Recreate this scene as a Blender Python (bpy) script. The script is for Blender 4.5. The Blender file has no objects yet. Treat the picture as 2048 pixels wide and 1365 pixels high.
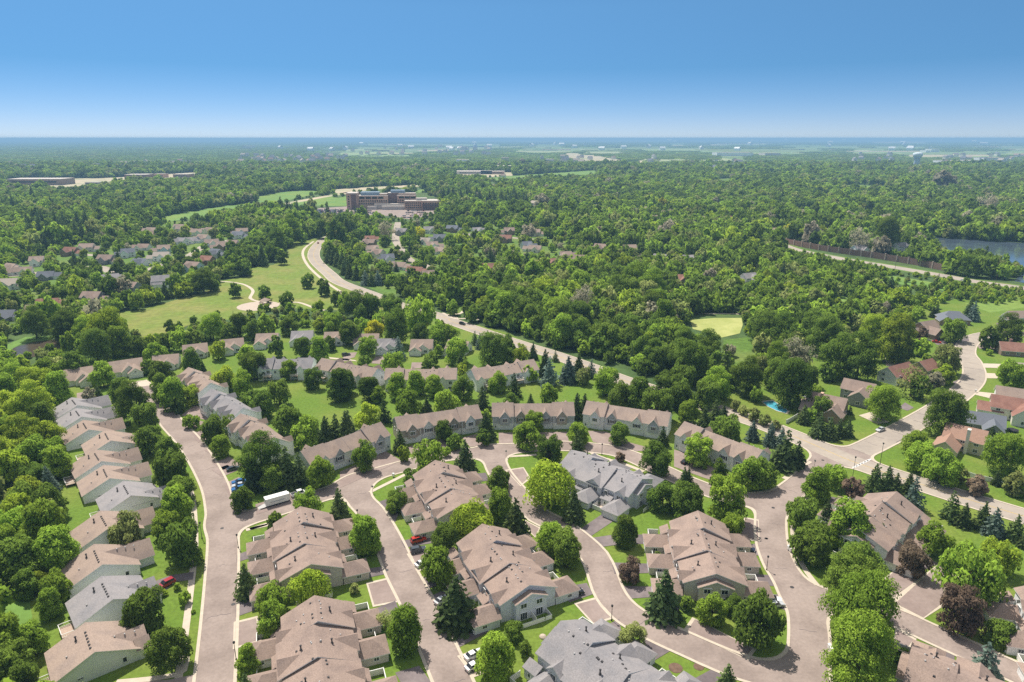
import bpy, bmesh, math, random
import numpy as np
from mathutils import Vector
random.seed(7)
RND = random.Random(11)
NP = np.random.default_rng(5)
sc = bpy.context.scene
col = sc.collection
D = bpy.data
R = math.radians

# ------------------------------------------------------------------ camera, sky, sun, exposure
CAM_H = 115.0                                   # drone height above the flat ground, metres
TILT = math.atan((682.5 - 277) / 1365)          # how far it looks down
cam = D.cameras.new('camera'); cam.lens = 24.0; cam.sensor_width = 36.0; cam.sensor_fit = 'HORIZONTAL'
cam.clip_start = 1.0; cam.clip_end = 120000
co = D.objects.new('camera', cam); col.objects.link(co)
co.location = (0, 0, CAM_H); co.rotation_euler = (math.pi / 2 - TILT, 0, 0)
sc.camera = co
SUN_DIR = Vector((-0.30, 0.42, 0.90)).normalized()
SUN_EL = math.asin(SUN_DIR.z); SUN_AZ = math.atan2(SUN_DIR.x, SUN_DIR.y)
w = D.worlds.new('World'); sc.world = w; w.use_nodes = True
nt = w.node_tree; nt.nodes.clear()
sky = nt.nodes.new('ShaderNodeTexSky'); sky.sky_type = 'NISHITA'; sky.sun_disc = False
sky.sun_elevation = SUN_EL; sky.sun_rotation = SUN_AZ
sky.altitude = 5000; sky.air_density = 1.0; sky.dust_density = 0.0; sky.ozone_density = 10.0
bg = nt.nodes.new('ShaderNodeBackground'); bg.inputs['Strength'].default_value = 0.076
wo = nt.nodes.new('ShaderNodeOutputWorld')
tint = nt.nodes.new('ShaderNodeMix'); tint.data_type = 'RGBA'; tint.blend_type = 'MULTIPLY'; tint.inputs[0].default_value = 1.0
sxyz = nt.nodes.new('ShaderNodeSeparateXYZ'); tcw = nt.nodes.new('ShaderNodeTexCoord'); nt.links.new(tcw.outputs['Generated'], sxyz.inputs[0])
grd = nt.nodes.new('ShaderNodeValToRGB'); nt.links.new(sxyz.outputs['Z'], grd.inputs[0])      # pale low air, clear blue above
for i_, (pz, cc) in enumerate(((0.0, (1.10, 0.93, 0.90)), (0.02, (1.07, 0.935, 0.90)), (0.09, (0.76, 0.955, 0.87)), (0.166, (1.07, 1.26, 1.045)))):
    el = grd.color_ramp.elements[i_] if i_ < 2 else grd.color_ramp.elements.new(pz); el.position = pz; el.color = (*cc, 1)
nt.links.new(grd.outputs[0], tint.inputs[7])
# brighter upper sky, added out of view to lift shade on walls and foliage
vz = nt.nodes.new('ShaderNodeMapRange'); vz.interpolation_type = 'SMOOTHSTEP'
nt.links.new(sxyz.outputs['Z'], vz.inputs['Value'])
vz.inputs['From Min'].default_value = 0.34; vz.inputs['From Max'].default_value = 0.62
sky_fill = nt.nodes.new('ShaderNodeMix'); sky_fill.data_type = 'RGBA'; sky_fill.inputs[7].default_value = (4.4, 4.6, 5.0, 1)
nt.links.new(vz.outputs[0], sky_fill.inputs[0]); nt.links.new(tint.outputs[2], sky_fill.inputs[6])
nt.links.new(sky.outputs[0], tint.inputs[6]); nt.links.new(sky_fill.outputs[2], bg.inputs['Color']); nt.links.new(bg.outputs[0], wo.inputs['Surface'])
sl = D.lights.new('sun', 'SUN'); sl.energy = 3.85; sl.angle = R(0.53); sl.color = (1.0, 0.95, 0.87)
so = D.objects.new('sun', sl); col.objects.link(so); so.location = (0, 0, 400)
so.rotation_euler = (-SUN_DIR).to_track_quat('-Z', 'Y').to_euler()
sc.view_settings.view_transform = 'Standard'; sc.view_settings.look = 'None'
sc.view_settings.exposure = 0.6; sc.view_settings.gamma = 1.0
sc.cycles.use_denoising = False; sc.cycles.use_adaptive_sampling = False
sc.cycles.max_bounces = 6; sc.cycles.sample_clamp_indirect = 3.0; sc.cycles.diffuse_bounces = 3; sc.cycles.glossy_bounces = 2
sc.cycles.transmission_bounces = 2; sc.cycles.volume_bounces = 0; sc.cycles.transparent_max_bounces = 4

# ------------------------------------------------------------------ survey: picture grid -> ground
FPX = 1365.0
cp, sp = math.cos(TILT), math.sin(TILT)
OFF = dict(a=(0,640,2.9257), b=(680,640,2.9257), c=(1348,640,2.9257), d=(0,905,2.9257), e=(500,905,2.9257),
           f=(900,905,2.9257), g=(1348,905,2.9257), h=(0,240,2.9257), i=(680,240,2.9257), j=(1348,240,2.9257),
           v=(90,780,4.55), n=(0,0,1.0), k=(1720,580,3.9), q=(330,720,6.827), w=(600,650,4.096), r=(1600,960,3.37),
           l=(0,400,4.551), t=(900,1030,6.827), s=(1100,890,8.53), u=(640,350,7.877))
def px(c, x, y):
    ox, oy, s = OFF[c]; return ox + x / s, oy + y / s
def at(c, x, y, z=0.0):
    X, Y = px(c, x, y); u = (X - 1024) / FPX; v = (Y - 682.5) / FPX
    t = (CAM_H - z) / (sp + v * cp)
    return (u * t, (cp - v * sp) * t)
def proj(X, Y, Z):
    dz = Z - CAM_H; d = Y * cp - dz * sp
    return (1024 + FPX * X / d, 682.5 - FPX * (Y * sp + dz * cp) / d)
def poly(c, *pts): return [at(c, x, y) for x, y in pts]
def smooth(pts, step=2.5):
    out = []; n = len(pts)
    for i in range(n - 1):
        p0 = np.array(pts[max(i-1, 0)]); p1 = np.array(pts[i]); p2 = np.array(pts[i+1]); p3 = np.array(pts[min(i+2, n-1)])
        m = max(2, int(np.linalg.norm(p2 - p1) / step))
        for k in range(m):
            t = k / m
            out.append(tuple(0.5 * (2*p1 + (p2-p0)*t + (2*p0-5*p1+4*p2-p3)*t*t + (-p0+3*p1-3*p2+p3)*t**3)))
    out.append(tuple(pts[-1])); return out
def inside(x, y, pg):
    r = False; j = len(pg) - 1
    for i in range(len(pg)):
        xi, yi = pg[i]; xj, yj = pg[j]
        if (yi > y) != (yj > y) and x < (xj - xi) * (y - yi) / (yj - yi) + xi: r = not r
        j = i
    return r

# ------------------------------------------------------------------ materials
MATS = {}
def mat(name, rgb, rough=0.85, var=0.0, scale=1.0, var2=None, bump=0.0, spec=0.25, metal=0.0, coords='Object', objvar=0.0):
    m = D.materials.new(name); m.use_nodes = True; t = m.node_tree; b = t.nodes['Principled BSDF']
    b.inputs['Roughness'].default_value = rough; b.inputs['Specular IOR Level'].default_value = spec
    b.inputs['Metallic'].default_value = metal
    b.inputs['Base Color'].default_value = (*rgb, 1)
    if var or var2 or objvar:
        tc = t.nodes.new('ShaderNodeTexCoord'); no = t.nodes.new('ShaderNodeTexNoise')
        no.inputs['Scale'].default_value = scale; no.inputs['Detail'].default_value = 6; no.inputs['Roughness'].default_value = 0.65
        t.links.new(tc.outputs[coords], no.inputs['Vector'])
        mp = t.nodes.new('ShaderNodeMapRange'); mp.inputs['From Min'].default_value = 0.3; mp.inputs['From Max'].default_value = 0.7
        mp.inputs['To Min'].default_value = 1 - var; mp.inputs['To Max'].default_value = 1 + var
        t.links.new(no.outputs['Fac'], mp.inputs['Value'])
        base = None
        if var2:
            n2 = t.nodes.new('ShaderNodeTexNoise'); n2.inputs['Scale'].default_value = var2[1]; n2.inputs['Detail'].default_value = 4
            t.links.new(tc.outputs[coords], n2.inputs['Vector'])
            r2 = t.nodes.new('ShaderNodeMapRange'); r2.inputs['From Min'].default_value = 0.42; r2.inputs['From Max'].default_value = 0.64
            t.links.new(n2.outputs['Fac'], r2.inputs['Value'])
            mx = t.nodes.new('ShaderNodeMix'); mx.data_type = 'RGBA'
            mx.inputs[6].default_value = (*rgb, 1); mx.inputs[7].default_value = (*var2[0], 1)
            t.links.new(r2.outputs['Result'], mx.inputs[0]); base = mx.outputs[2]
        val = mp.outputs['Result']
        if objvar:
            oi = t.nodes.new('ShaderNodeObjectInfo'); om = t.nodes.new('ShaderNodeMapRange')
            om.inputs['To Min'].default_value = 1 - objvar; om.inputs['To Max'].default_value = 1 + objvar
            t.links.new(oi.outputs['Random'], om.inputs['Value'])
            mu = t.nodes.new('ShaderNodeMath'); mu.operation = 'MULTIPLY'
            t.links.new(val, mu.inputs[0]); t.links.new(om.outputs['Result'], mu.inputs[1]); val = mu.outputs[0]
        hs = t.nodes.new('ShaderNodeHueSaturation')
        if base: t.links.new(base, hs.inputs['Color'])
        else: hs.inputs['Color'].default_value = (*rgb, 1)
        t.links.new(val, hs.inputs['Value']); t.links.new(hs.outputs['Color'], b.inputs['Base Color'])
        if bump:
            bp = t.nodes.new('ShaderNodeBump'); bp.inputs['Strength'].default_value = bump; bp.inputs['Distance'].default_value = 0.05
            t.links.new(no.outputs['Fac'], bp.inputs['Height']); t.links.new(bp.outputs['Normal'], b.inputs['Normal'])
    MATS[name] = m; return m
def leaf(name, rgb, rgb2, trans=0.42, val=0.27):
    m = D.materials.new(name); m.use_nodes = True; t = m.node_tree; t.nodes.clear()
    oi = t.nodes.new('ShaderNodeObjectInfo'); ge = t.nodes.new('ShaderNodeNewGeometry')
    mx = t.nodes.new('ShaderNodeMix'); mx.data_type = 'RGBA'; mx.inputs[6].default_value = (*rgb, 1); mx.inputs[7].default_value = (*rgb2, 1)
    t.links.new(oi.outputs['Random'], mx.inputs[0])
    m1 = t.nodes.new('ShaderNodeMapRange'); m1.inputs['To Min'].default_value = 0.55; m1.inputs['To Max'].default_value = 1.5
    t.links.new(ge.outputs['Random Per Island'], m1.inputs['Value'])
    mo = t.nodes.new('ShaderNodeMath'); mo.operation = 'MULTIPLY_ADD'; mo.inputs[1].default_value = 7.31; mo.inputs[2].default_value = 0.0
    t.links.new(oi.outputs['Random'], mo.inputs[0])
    fr = t.nodes.new('ShaderNodeMath'); fr.operation = 'FRACT'; t.links.new(mo.outputs[0], fr.inputs[0])
    m2 = t.nodes.new('ShaderNodeMapRange'); m2.inputs['To Min'].default_value = 1 - val; m2.inputs['To Max'].default_value = 1 + val
    t.links.new(fr.outputs[0], m2.inputs['Value'])
    mu = t.nodes.new('ShaderNodeMath'); mu.operation = 'MULTIPLY'
    t.links.new(m1.outputs[0], mu.inputs[0]); t.links.new(m2.outputs[0], mu.inputs[1])
    hs = t.nodes.new('ShaderNodeHueSaturation'); t.links.new(mx.outputs[2], hs.inputs['Color']); t.links.new(mu.outputs[0], hs.inputs['Value'])
    di = t.nodes.new('ShaderNodeBsdfDiffuse'); tr = t.nodes.new('ShaderNodeBsdfTranslucent')
    t.links.new(hs.outputs[0], di.inputs['Color']); t.links.new(hs.outputs[0], tr.inputs['Color'])
    ms = t.nodes.new('ShaderNodeMixShader'); ms.inputs[0].default_value = trans
    t.links.new(di.outputs[0], ms.inputs[1]); t.links.new(tr.outputs[0], ms.inputs[2])
    o = t.nodes.new('ShaderNodeOutputMaterial'); t.links.new(ms.outputs[0], o.inputs['Surface'])
    MATS[name] = m; return m
mat('forest_floor', (0.06, 0.105, 0.028), 0.95, 0.35, 0.08, var2=((0.10, 0.15, 0.035), 0.012))
mat('lawn', (0.120, 0.198, 0.022), 0.95, 0.25, 0.9, var2=((0.169, 0.217, 0.034), 0.05))
mat('lawn_rough', (0.099, 0.178, 0.025), 0.95, 0.3, 0.3, var2=((0.148, 0.198, 0.040), 0.03))
mat('meadow', (0.163, 0.223, 0.035), 0.95, 0.25, 0.25, var2=((0.228, 0.232, 0.059), 0.035))
mat('bright_meadow', (0.138, 0.247, 0.049), 0.95, 0.2, 0.3, var2=((0.187, 0.267, 0.049), 0.02))
mat('far_field', (0.20, 0.27, 0.10), 0.95, 0.2, 0.01)
mf = mat('farmland', (0.24, 0.31, 0.12), 0.95, 0.2, 0.004); tt = mf.node_tree; vb = tt.nodes.new('ShaderNodeTexVoronoi'); vb.inputs['Scale'].default_value = 0.0016
tcx = tt.nodes.new('ShaderNodeTexCoord'); tt.links.new(tcx.outputs['Object'], vb.inputs['Vector']); cr_ = tt.nodes.new('ShaderNodeValToRGB'); cr_.color_ramp.interpolation = 'CONSTANT'
sx_ = tt.nodes.new('ShaderNodeSeparateColor'); tt.links.new(vb.outputs['Color'], sx_.inputs[0]); tt.links.new(sx_.outputs[0], cr_.inputs[0])
for pos, cc in ((0.0, (0.22, 0.31, 0.10)), (0.3, (0.33, 0.36, 0.17)), (0.5, (0.16, 0.24, 0.08)), (0.68, (0.44, 0.38, 0.24)), (0.8, (0.27, 0.36, 0.13))):
    e = cr_.color_ramp.elements.new(pos) if pos else cr_.color_ramp.elements[0]; e.position = pos; e.color = (*cc, 1)
tt.links.new(cr_.outputs[0], tt.nodes['Principled BSDF'].inputs['Base Color'])
mat('asphalt', (0.337, 0.268, 0.232), 0.9, 0.13, 1.1, var2=((0.262, 0.206, 0.178), 0.11), spec=0.2)
mat('main_asphalt', (0.404, 0.344, 0.282), 0.9, 0.10, 0.5, var2=((0.343, 0.293, 0.247), 0.05), spec=0.2)
mat('dark_asphalt', (0.149, 0.121, 0.121), 0.85, 0.2, 0.5, var2=((0.218, 0.178, 0.172), 0.08), spec=0.3)
mat('bay_asphalt', (0.275, 0.208, 0.183), 0.9, 0.12, 0.6, var2=((0.325, 0.253, 0.223), 0.1), spec=0.2)
mat('concrete', (0.554, 0.470, 0.371), 0.9, 0.1, 0.8)
mat('dirt', (0.52, 0.42, 0.29), 0.95, 0.15, 0.05, var2=((0.34, 0.34, 0.2), 0.012))
mat('mulch', (0.16, 0.10, 0.07), 0.95, 0.3, 1.0)
mat('sand', (0.50, 0.41, 0.33), 0.95, 0.1, 0.5)
mat('brown_shingle', (0.333, 0.246, 0.201), 0.95, 0.26, 3.5, var2=((0.274, 0.204, 0.171), 0.25), objvar=0.05, spec=0.15)
mat('tan_shingle', (0.361, 0.273, 0.220), 0.95, 0.24, 3.5, var2=((0.303, 0.233, 0.196), 0.25), objvar=0.06, spec=0.15)
mat('grey_shingle', (0.311, 0.286, 0.282), 0.95, 0.24, 3.5, var2=((0.257, 0.243, 0.247), 0.25), objvar=0.05, spec=0.15)
mat('red_shingle', (0.306, 0.163, 0.124), 0.95, 0.22, 3.0, var2=((0.247, 0.128, 0.099), 0.3), objvar=0.08, spec=0.15)
mat('orange_shingle', (0.374, 0.232, 0.171), 0.95, 0.2, 3.0, objvar=0.05, spec=0.15)
mat('slate_shingle', (0.17, 0.18, 0.205), 0.95, 0.22, 3.0, objvar=0.08, spec=0.15)
mat('pale_shingle', (0.415, 0.356, 0.297), 0.95, 0.2, 3.0, objvar=0.08, spec=0.15)
def siding(name, rgb):
    m = mat(name, rgb, 0.7, 0.06, 0.6, spec=0.3); t = m.node_tree; b = t.nodes['Principled BSDF']
    tc = t.nodes.new('ShaderNodeTexCoord'); sx = t.nodes.new('ShaderNodeSeparateXYZ'); t.links.new(tc.outputs['Object'], sx.inputs[0])
    mm = t.nodes.new('ShaderNodeMath'); mm.operation = 'MULTIPLY'; mm.inputs[1].default_value = 5.0; t.links.new(sx.outputs['Z'], mm.inputs[0])
    ff = t.nodes.new('ShaderNodeMath'); ff.operation = 'FRACT'; t.links.new(mm.outputs[0], ff.inputs[0])
    bp = t.nodes.new('ShaderNodeBump'); bp.inputs['Strength'].default_value = 0.06; bp.inputs['Distance'].default_value = 0.02
    t.links.new(ff.outputs[0], bp.inputs['Height']); t.links.new(bp.outputs[0], b.inputs['Normal'])
siding('taupe_siding', (0.60, 0.54, 0.48)); siding('stone_grey_siding', (0.78, 0.775, 0.765)); siding('blue_grey_siding', (0.66, 0.66, 0.70))
siding('ash_siding', (0.43, 0.44, 0.455)); siding('clay_siding', (0.40, 0.345, 0.295))
siding('white_siding', (0.88, 0.88, 0.87)); siding('beige_siding', (0.76, 0.70, 0.62)); siding('cream_siding', (0.66, 0.58, 0.42))
siding('dark_grey_siding', (0.27, 0.275, 0.29)); siding('brown_siding', (0.30, 0.215, 0.165)); siding('sky_siding', (0.54, 0.66, 0.78))
mat('trim_white', (0.80, 0.79, 0.77), 0.5, spec=0.4)
mat('garage_white', (0.87, 0.87, 0.86), 0.5, 0.03, 0.5, spec=0.4)
mat('window_glass', (0.03, 0.035, 0.045), 0.08, spec=0.6)
mat('shutter_black', (0.025, 0.025, 0.03), 0.6)
mat('vent_metal', (0.06, 0.055, 0.055), 0.6); mat('pipe_metal', (0.5, 0.48, 0.46), 0.5)
mat('deck_wood', (0.42, 0.31, 0.24), 0.85, 0.15, 2.0)
mat('vinyl_white', (0.80, 0.78, 0.74), 0.5)
mat('bark', (0.085, 0.062, 0.045), 0.95, 0.25, 4.0); mat('pale_bark', (0.22, 0.19, 0.16), 0.95, 0.2, 4.0)
mat('brick', (0.64, 0.43, 0.31), 0.9, 0.12, 0.8, var2=((0.500, 0.312, 0.231), 0.05)); mat('dark_brick', (0.22, 0.14, 0.125), 0.9, 0.1, 0.5)
mat('hospital_metal', (0.27, 0.35, 0.42), 0.5, 0.05, 0.1, spec=0.4); mat('flat_roof', (0.564, 0.504, 0.444), 0.9, 0.1, 0.2)
mat('tower_paint', (0.50, 0.58, 0.70), 0.5, spec=0.4); mat('tower_cap_paint', (0.78, 0.85, 0.88), 0.5)
mat('barrier_panel', (0.27, 0.165, 0.135), 0.9, 0.2, 0.5); mat('barrier_post', (0.56, 0.43, 0.36), 0.9, 0.1, 0.5)
mat('pool_water', (0.10, 0.42, 0.52), 0.1, 0.1, 0.6, spec=0.5)
mat('lake_water', (0.075, 0.10, 0.13), 0.12, 0.25, 0.05, spec=0.5, bump=0.15)
mat('pond_water', (0.075, 0.055, 0.035), 0.25, 0.3, 0.4, spec=0.4)
mat('algae', (0.33, 0.36, 0.105), 0.9, 0.10, 0.4, var2=((0.42, 0.43, 0.15), 0.07))
mat('line_yellow', (0.62, 0.42, 0.08), 0.8); mat('line_white', (0.75, 0.73, 0.70), 0.8)
mat('post_dark', (0.05, 0.05, 0.05), 0.5); mat('sign_red', (0.5, 0.02, 0.02), 0.5); mat('wood_pole', (0.15, 0.10, 0.07), 0.9)
mat('tyre', (0.02, 0.02, 0.02), 0.8); mat('wheel_rim', (0.45, 0.45, 0.46), 0.35, metal=0.6); mat('car_glass', (0.02, 0.022, 0.026), 0.05, spec=0.7)
mat('lamp_clear', (0.8, 0.8, 0.78), 0.1); mat('lamp_red', (0.45, 0.02, 0.02), 0.2)
for nm, c in dict(white=(0.78,0.78,0.77), black=(0.015,0.016,0.02), red=(0.50,0.035,0.02), crimson=(0.36,0.02,0.035), navy=(0.02,0.03,0.06),
                  blue=(0.03,0.13,0.33), silver=(0.50,0.51,0.52), charcoal=(0.06,0.07,0.08), steel=(0.25,0.30,0.36)).items():
    mat('paint_' + nm, c, 0.25, spec=0.6)
for nm_, sc_, am_ in (('meadow', 0.30, 0.07), ('lawn', 0.9, 0.05)):      # mowing stripes
    t = MATS[nm_].node_tree; tc_ = t.nodes.new('ShaderNodeTexCoord'); wv = t.nodes.new('ShaderNodeTexWave'); wv.inputs['Scale'].default_value = sc_; wv.inputs['Distortion'].default_value = 5.0; wv.inputs['Detail Scale'].default_value = 0.06
    t.links.new(tc_.outputs['Object'], wv.inputs['Vector']); h0 = next(n for n in t.nodes if n.bl_idname == 'ShaderNodeHueSaturation'); mr_ = t.nodes.new('ShaderNodeMapRange'); mr_.inputs['To Min'].default_value = 1-am_; mr_.inputs['To Max'].default_value = 1+am_
    t.links.new(wv.outputs['Fac'], mr_.inputs['Value']); mu_ = t.nodes.new('ShaderNodeMath'); mu_.operation = 'MULTIPLY'; t.links.new(h0.inputs['Value'].links[0].from_socket, mu_.inputs[0]); t.links.new(mr_.outputs[0], mu_.inputs[1]); t.links.new(mu_.outputs[0], h0.inputs['Value'])
LEAVES = dict(d=leaf('dark_leaf', (0.134, 0.213, 0.034), (0.170, 0.243, 0.037)), g=leaf('green_leaf', (0.234, 0.360, 0.044), (0.280, 0.396, 0.048)),
  l=leaf('lime_leaf', (0.306, 0.418, 0.040), (0.338, 0.418, 0.044)), y=leaf('yellow_leaf', (0.487, 0.476, 0.030), (0.505, 0.476, 0.030)),
  m=leaf('maroon_leaf', (0.215, 0.152, 0.106), (0.243, 0.187, 0.124)), k=leaf('grey_leaf', (0.393, 0.354, 0.247), (0.347, 0.339, 0.212)),
  o=leaf('olive_leaf', (0.262, 0.318, 0.092), (0.300, 0.335, 0.102)), s=leaf('spruce_needle', (0.118, 0.177, 0.064), (0.159, 0.213, 0.068)),
  b=leaf('blue_needle', (0.202, 0.274, 0.216), (0.239, 0.308, 0.243)))
TONE = dict(d='dark green', g='mid green', l='lime green', y='yellow', m='maroon', k='grey-brown thin', o='olive', s='dark green', b='blue-grey')

# ------------------------------------------------------------------ object helpers
def tag(o, label=None, cat=None, group=None, kind=None):
    if label: o['label'] = label
    if cat: o['category'] = cat
    if group: o['group'] = group
    if kind: o['kind'] = kind
    return o
def empty(name, loc, rz, label, cat, group=None):
    o = D.objects.new(name, None); o.empty_display_size = 1; col.objects.link(o)
    o.location = loc; o.rotation_euler = (0, 0, rz); return tag(o, label, cat, group)
class MB:
    """collects faces; build() links them as ONE mesh object"""
    def __init__(self): self.v = []; self.f = []; self.m = []
    def face(self, pts, m=0):
        n = len(self.v); self.v += [tuple(p) for p in pts]; self.f.append(tuple(range(n, n + len(pts)))); self.m.append(m)
    def box(self, c, s, rz=0.0, m=0, taper=1.0):
        cx, cy, cz = c; hx, hy, hz = s[0]/2, s[1]/2, s[2]/2; ca, sa = math.cos(rz), math.sin(rz); P = []
        for z, k in ((-hz, 1), (hz, taper)):
            for x, y in ((-hx,-hy),(hx,-hy),(hx,hy),(-hx,hy)):
                x *= k; y *= k; P.append((cx + x*ca - y*sa, cy + x*sa + y*ca, cz + z))
        n = len(self.v); self.v += P
        for q in ((3,2,1,0),(4,5,6,7),(0,1,5,4),(1,2,6,5),(2,3,7,6),(3,0,4,7)): self.f.append(tuple(n+i for i in q)); self.m.append(m)
    def tube(self, p, q, r0, r1, n=8, m=0, cap=True):
        p = Vector(p); q = Vector(q); d = (q - p).normalized(); a = d.orthogonal().normalized(); b = d.cross(a); k = len(self.v)
        for c, r in ((p, r0), (q, r1)):
            for i in range(n):
                t = 2*math.pi*i/n; self.v.append(tuple(c + a*math.cos(t)*r + b*math.sin(t)*r))
        for i in range(n):
            j = (i+1) % n; self.f.append((k+i, k+j, k+n+j, k+n+i)); self.m.append(m)
        if cap: self.f.append(tuple(k+n+i for i in range(n))); self.m.append(m); self.f.append(tuple(k+i for i in reversed(range(n)))); self.m.append(m)
    def lathe(self, prof, c=(0,0,0), n=16, m=0):
        k = len(self.v)
        for r, z in prof:
            for i in range(n): t = 2*math.pi*i/n; self.v.append((c[0]+r*math.cos(t), c[1]+r*math.sin(t), c[2]+z))
        for a in range(len(prof)-1):
            for i in range(n): j = (i+1) % n; self.f.append((k+a*n+i, k+a*n+j, k+(a+1)*n+j, k+(a+1)*n+i)); self.m.append(m)
        self.f.append(tuple(k+(len(prof)-1)*n+i for i in range(n))); self.m.append(m)
    def mesh(self, name, mats):
        me = D.meshes.new(name); me.from_pydata(self.v, [], self.f)
        for x in mats: me.materials.append(MATS[x] if isinstance(x, str) else x)
        me.polygons.foreach_set('material_index', self.m); me.update(); return me
    def build(self, name, mats, parent=None, smooth=False):
        me = self.mesh(name, mats if isinstance(mats, (list, tuple)) else [mats])
        if smooth: me.polygons.foreach_set('use_smooth', [True]*len(me.polygons))
        return link(name, me, parent)
def link(name, me, parent=None, loc=(0,0,0), rz=0.0):
    o = D.objects.new(name, me); col.objects.link(o); o.location = loc; o.rotation_euler = (0, 0, rz)
    if parent: o.parent = parent
    return o
def copy_tree(o, parent=None):
    c = o.copy(); col.objects.link(c)
    if parent: c.parent = parent
    for ch in list(o.children): copy_tree(ch, c)
    return c
def struct(name, o): return tag(o, kind='structure')
def sheet(name, pts, m, z=0.03, label=None, kind='structure'):
    b = MB(); bm = bmesh.new(); vs = [bm.verts.new((x, y, z)) for x, y in pts]
    bm.faces.new(vs); bmesh.ops.triangulate(bm, faces=bm.faces[:]); bm.normal_update()
    for f in bm.faces:
        if f.normal.z < 0: f.normal_flip()
    me = D.meshes.new(name); bm.to_mesh(me); bm.free(); me.materials.append(MATS[m])
    return tag(link(name, me), label, None, None, kind)
def ribbon(name, pts, wid, m, z=0.04, off=0.0, label=None):
    pts = [np.array(p) for p in pts]; b = MB(); L = []
    for i, p in enumerate(pts):
        d = pts[min(i+1, len(pts)-1)] - pts[max(i-1, 0)]; d = d/np.linalg.norm(d); nrm = np.array((-d[1], d[0]))
        L.append((p + nrm*(off + wid/2), p + nrm*(off - wid/2)))
    for (a, c), (d, e) in zip(L, L[1:]): b.face([(*c, z), (*e, z), (*d, z), (*a, z)])
    return tag(b.build(name, m), label, None, None, 'structure')

# ------------------------------------------------------------------ ground and lawns
b = MB(); S = 45000
b.face([(-S, -400, -0.05), (S, -400, -0.05), (S, S, -0.05), (-S, S, -0.05)])
tag(b.build('ground', 'forest_floor'), kind='structure')
NEAR = poly('n', (-250,1450), (-160,1250), (-60,1080), (90,1000), (100,860), (95,770), (210,690), (330,665), (440,652), (560,640), (760,640), (900,635), (1010,665),
            (1120,715), (1270,765), (1440,800), (1560,745), (1650,700), (1770,650), (1860,612), (1960,585), (2120,595), (2300,700), (2500,1000), (2300,1450), (1024,1500))
sheet('lawn', NEAR, 'lawn', 0.0)
PARK = poly('h', (640,1140), (850,1105), (1010,1060), (1250,990), (1270,950), (1430,915), (1450,870), (1600,850), (1680,790), (1700,715), (1830,700), (1905,690),
            (1860,735), (1842,790), (1870,840), (1950,920), (2080,1000), (2210,1050), (2300,1090), (2190,1130), (1900,1110), (1650,1100), (1450,1140), (1350,1170), (1170,1180), (860,1290), (700,1215))
sheet('park_meadow', PARK, 'meadow', 0.01)
SUBURB_W = poly('l', (0,760), (60,560), (350,480), (700,400), (1000,380), (1300,270), (1500,190), (1800,200), (2048,250), (2200,330), (2330,400), (2048,560), (1950,700), (1700,820), (1400,900), (1000,1000), (700,1092), (300,1120), (0,1092))
sheet('suburb_lawn', SUBURB_W, 'lawn_rough', 0.0)
SUBURB_E = poly('i', (0,900), (-20,760), (120,640), (330,600), (700,590), (1000,600), (1300,650), (1500,760), (1400,850), (1000,880), (800,900), (560,960), (420,950), (300,1040), (120,960))
sheet('suburb_lawn', SUBURB_E, 'lawn_rough', 0.0)
CLEAR = []
def field(c, pts, m, z=0.02, name='meadow', clear=True):
    p = poly(c, *pts); sheet(name, p, m, z)
    if clear: CLEAR.append(p)
    return p
field('h', [(925,575),(1100,540),(1300,505),(1490,485),(1500,450),(1700,418),(1840,412),(1880,425),(1780,450),(1610,490),(1500,520),(1200,565),(1000,595)], 'bright_meadow')
field('h', [(1620,520),(1800,470),(1920,445),(2048,470),(2048,495),(1880,500),(1720,530)], 'bright_meadow')
field('h', [(1590,500),(1900,445),(2048,420),(2048,432),(1900,455),(1640,505)], 'dirt', 0.06, 'dirt_road')
field('n', [(650,381),(720,376),(830,370),(850,373),(760,379),(680,388)], 'dirt', 0.06, 'dirt_lot')
field('n', [(0,362),(60,357),(200,357),(270,353),(392,345),(398,360),(330,360),(260,366),(140,378),(30,374)], 'dirt', 0.06, 'dirt_lot')
field('n', [(436,352),(452,352),(454,358),(440,358)], 'dirt', 0.06, 'dirt_lot')
field('n', [(905,346),(960,343),(1030,346),(1024,352),(960,356),(915,354)], 'dirt', 0.06, 'dirt_lot')
field('n', [(960,358),(1030,352),(1100,347),(1190,341),(1200,349),(1100,356),(1000,362)], 'bright_meadow', 0.05)
field('n', [(1120,305),(1160,308),(1210,314),(1255,322),(1262,332),(1215,322),(1165,316),(1130,311)], 'dirt', 0.3, 'dirt_road')
field('n', [(1265,322),(1300,314),(1285,330)], 'bright_meadow', 0.2)
field('n', [(1690,370),(1775,373),(1770,379),(1692,376)], 'bright_meadow', 0.06)
for q in ([(640,305),(980,292),(985,296),(700,306)], [(880,292),(1010,289),(1000,294),(900,296)], [(1060,290),(1130,288),(1130,295),(1065,294)],
          [(1410,299),(1610,299),(1600,306),(1420,303)], [(1800,305),(1990,304),(1990,310),(1805,310)], [(1640,292),(1730,292),(1728,295),(1645,295)],
          [(1970,308),(2005,307),(2012,314),(1985,314)], [(486,294),(510,294),(510,298),(490,298)], [(1330,287),(1380,288),(1378,291),(1332,290)],
          [(1430,313),(1500,311),(1500,315),(1436,316)], [(1555,297),(1650,298),(1640,301),(1560,300)]):
    field('n', q, 'far_field', 1.0, 'farm_field')
frng = random.Random(77)
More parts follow.
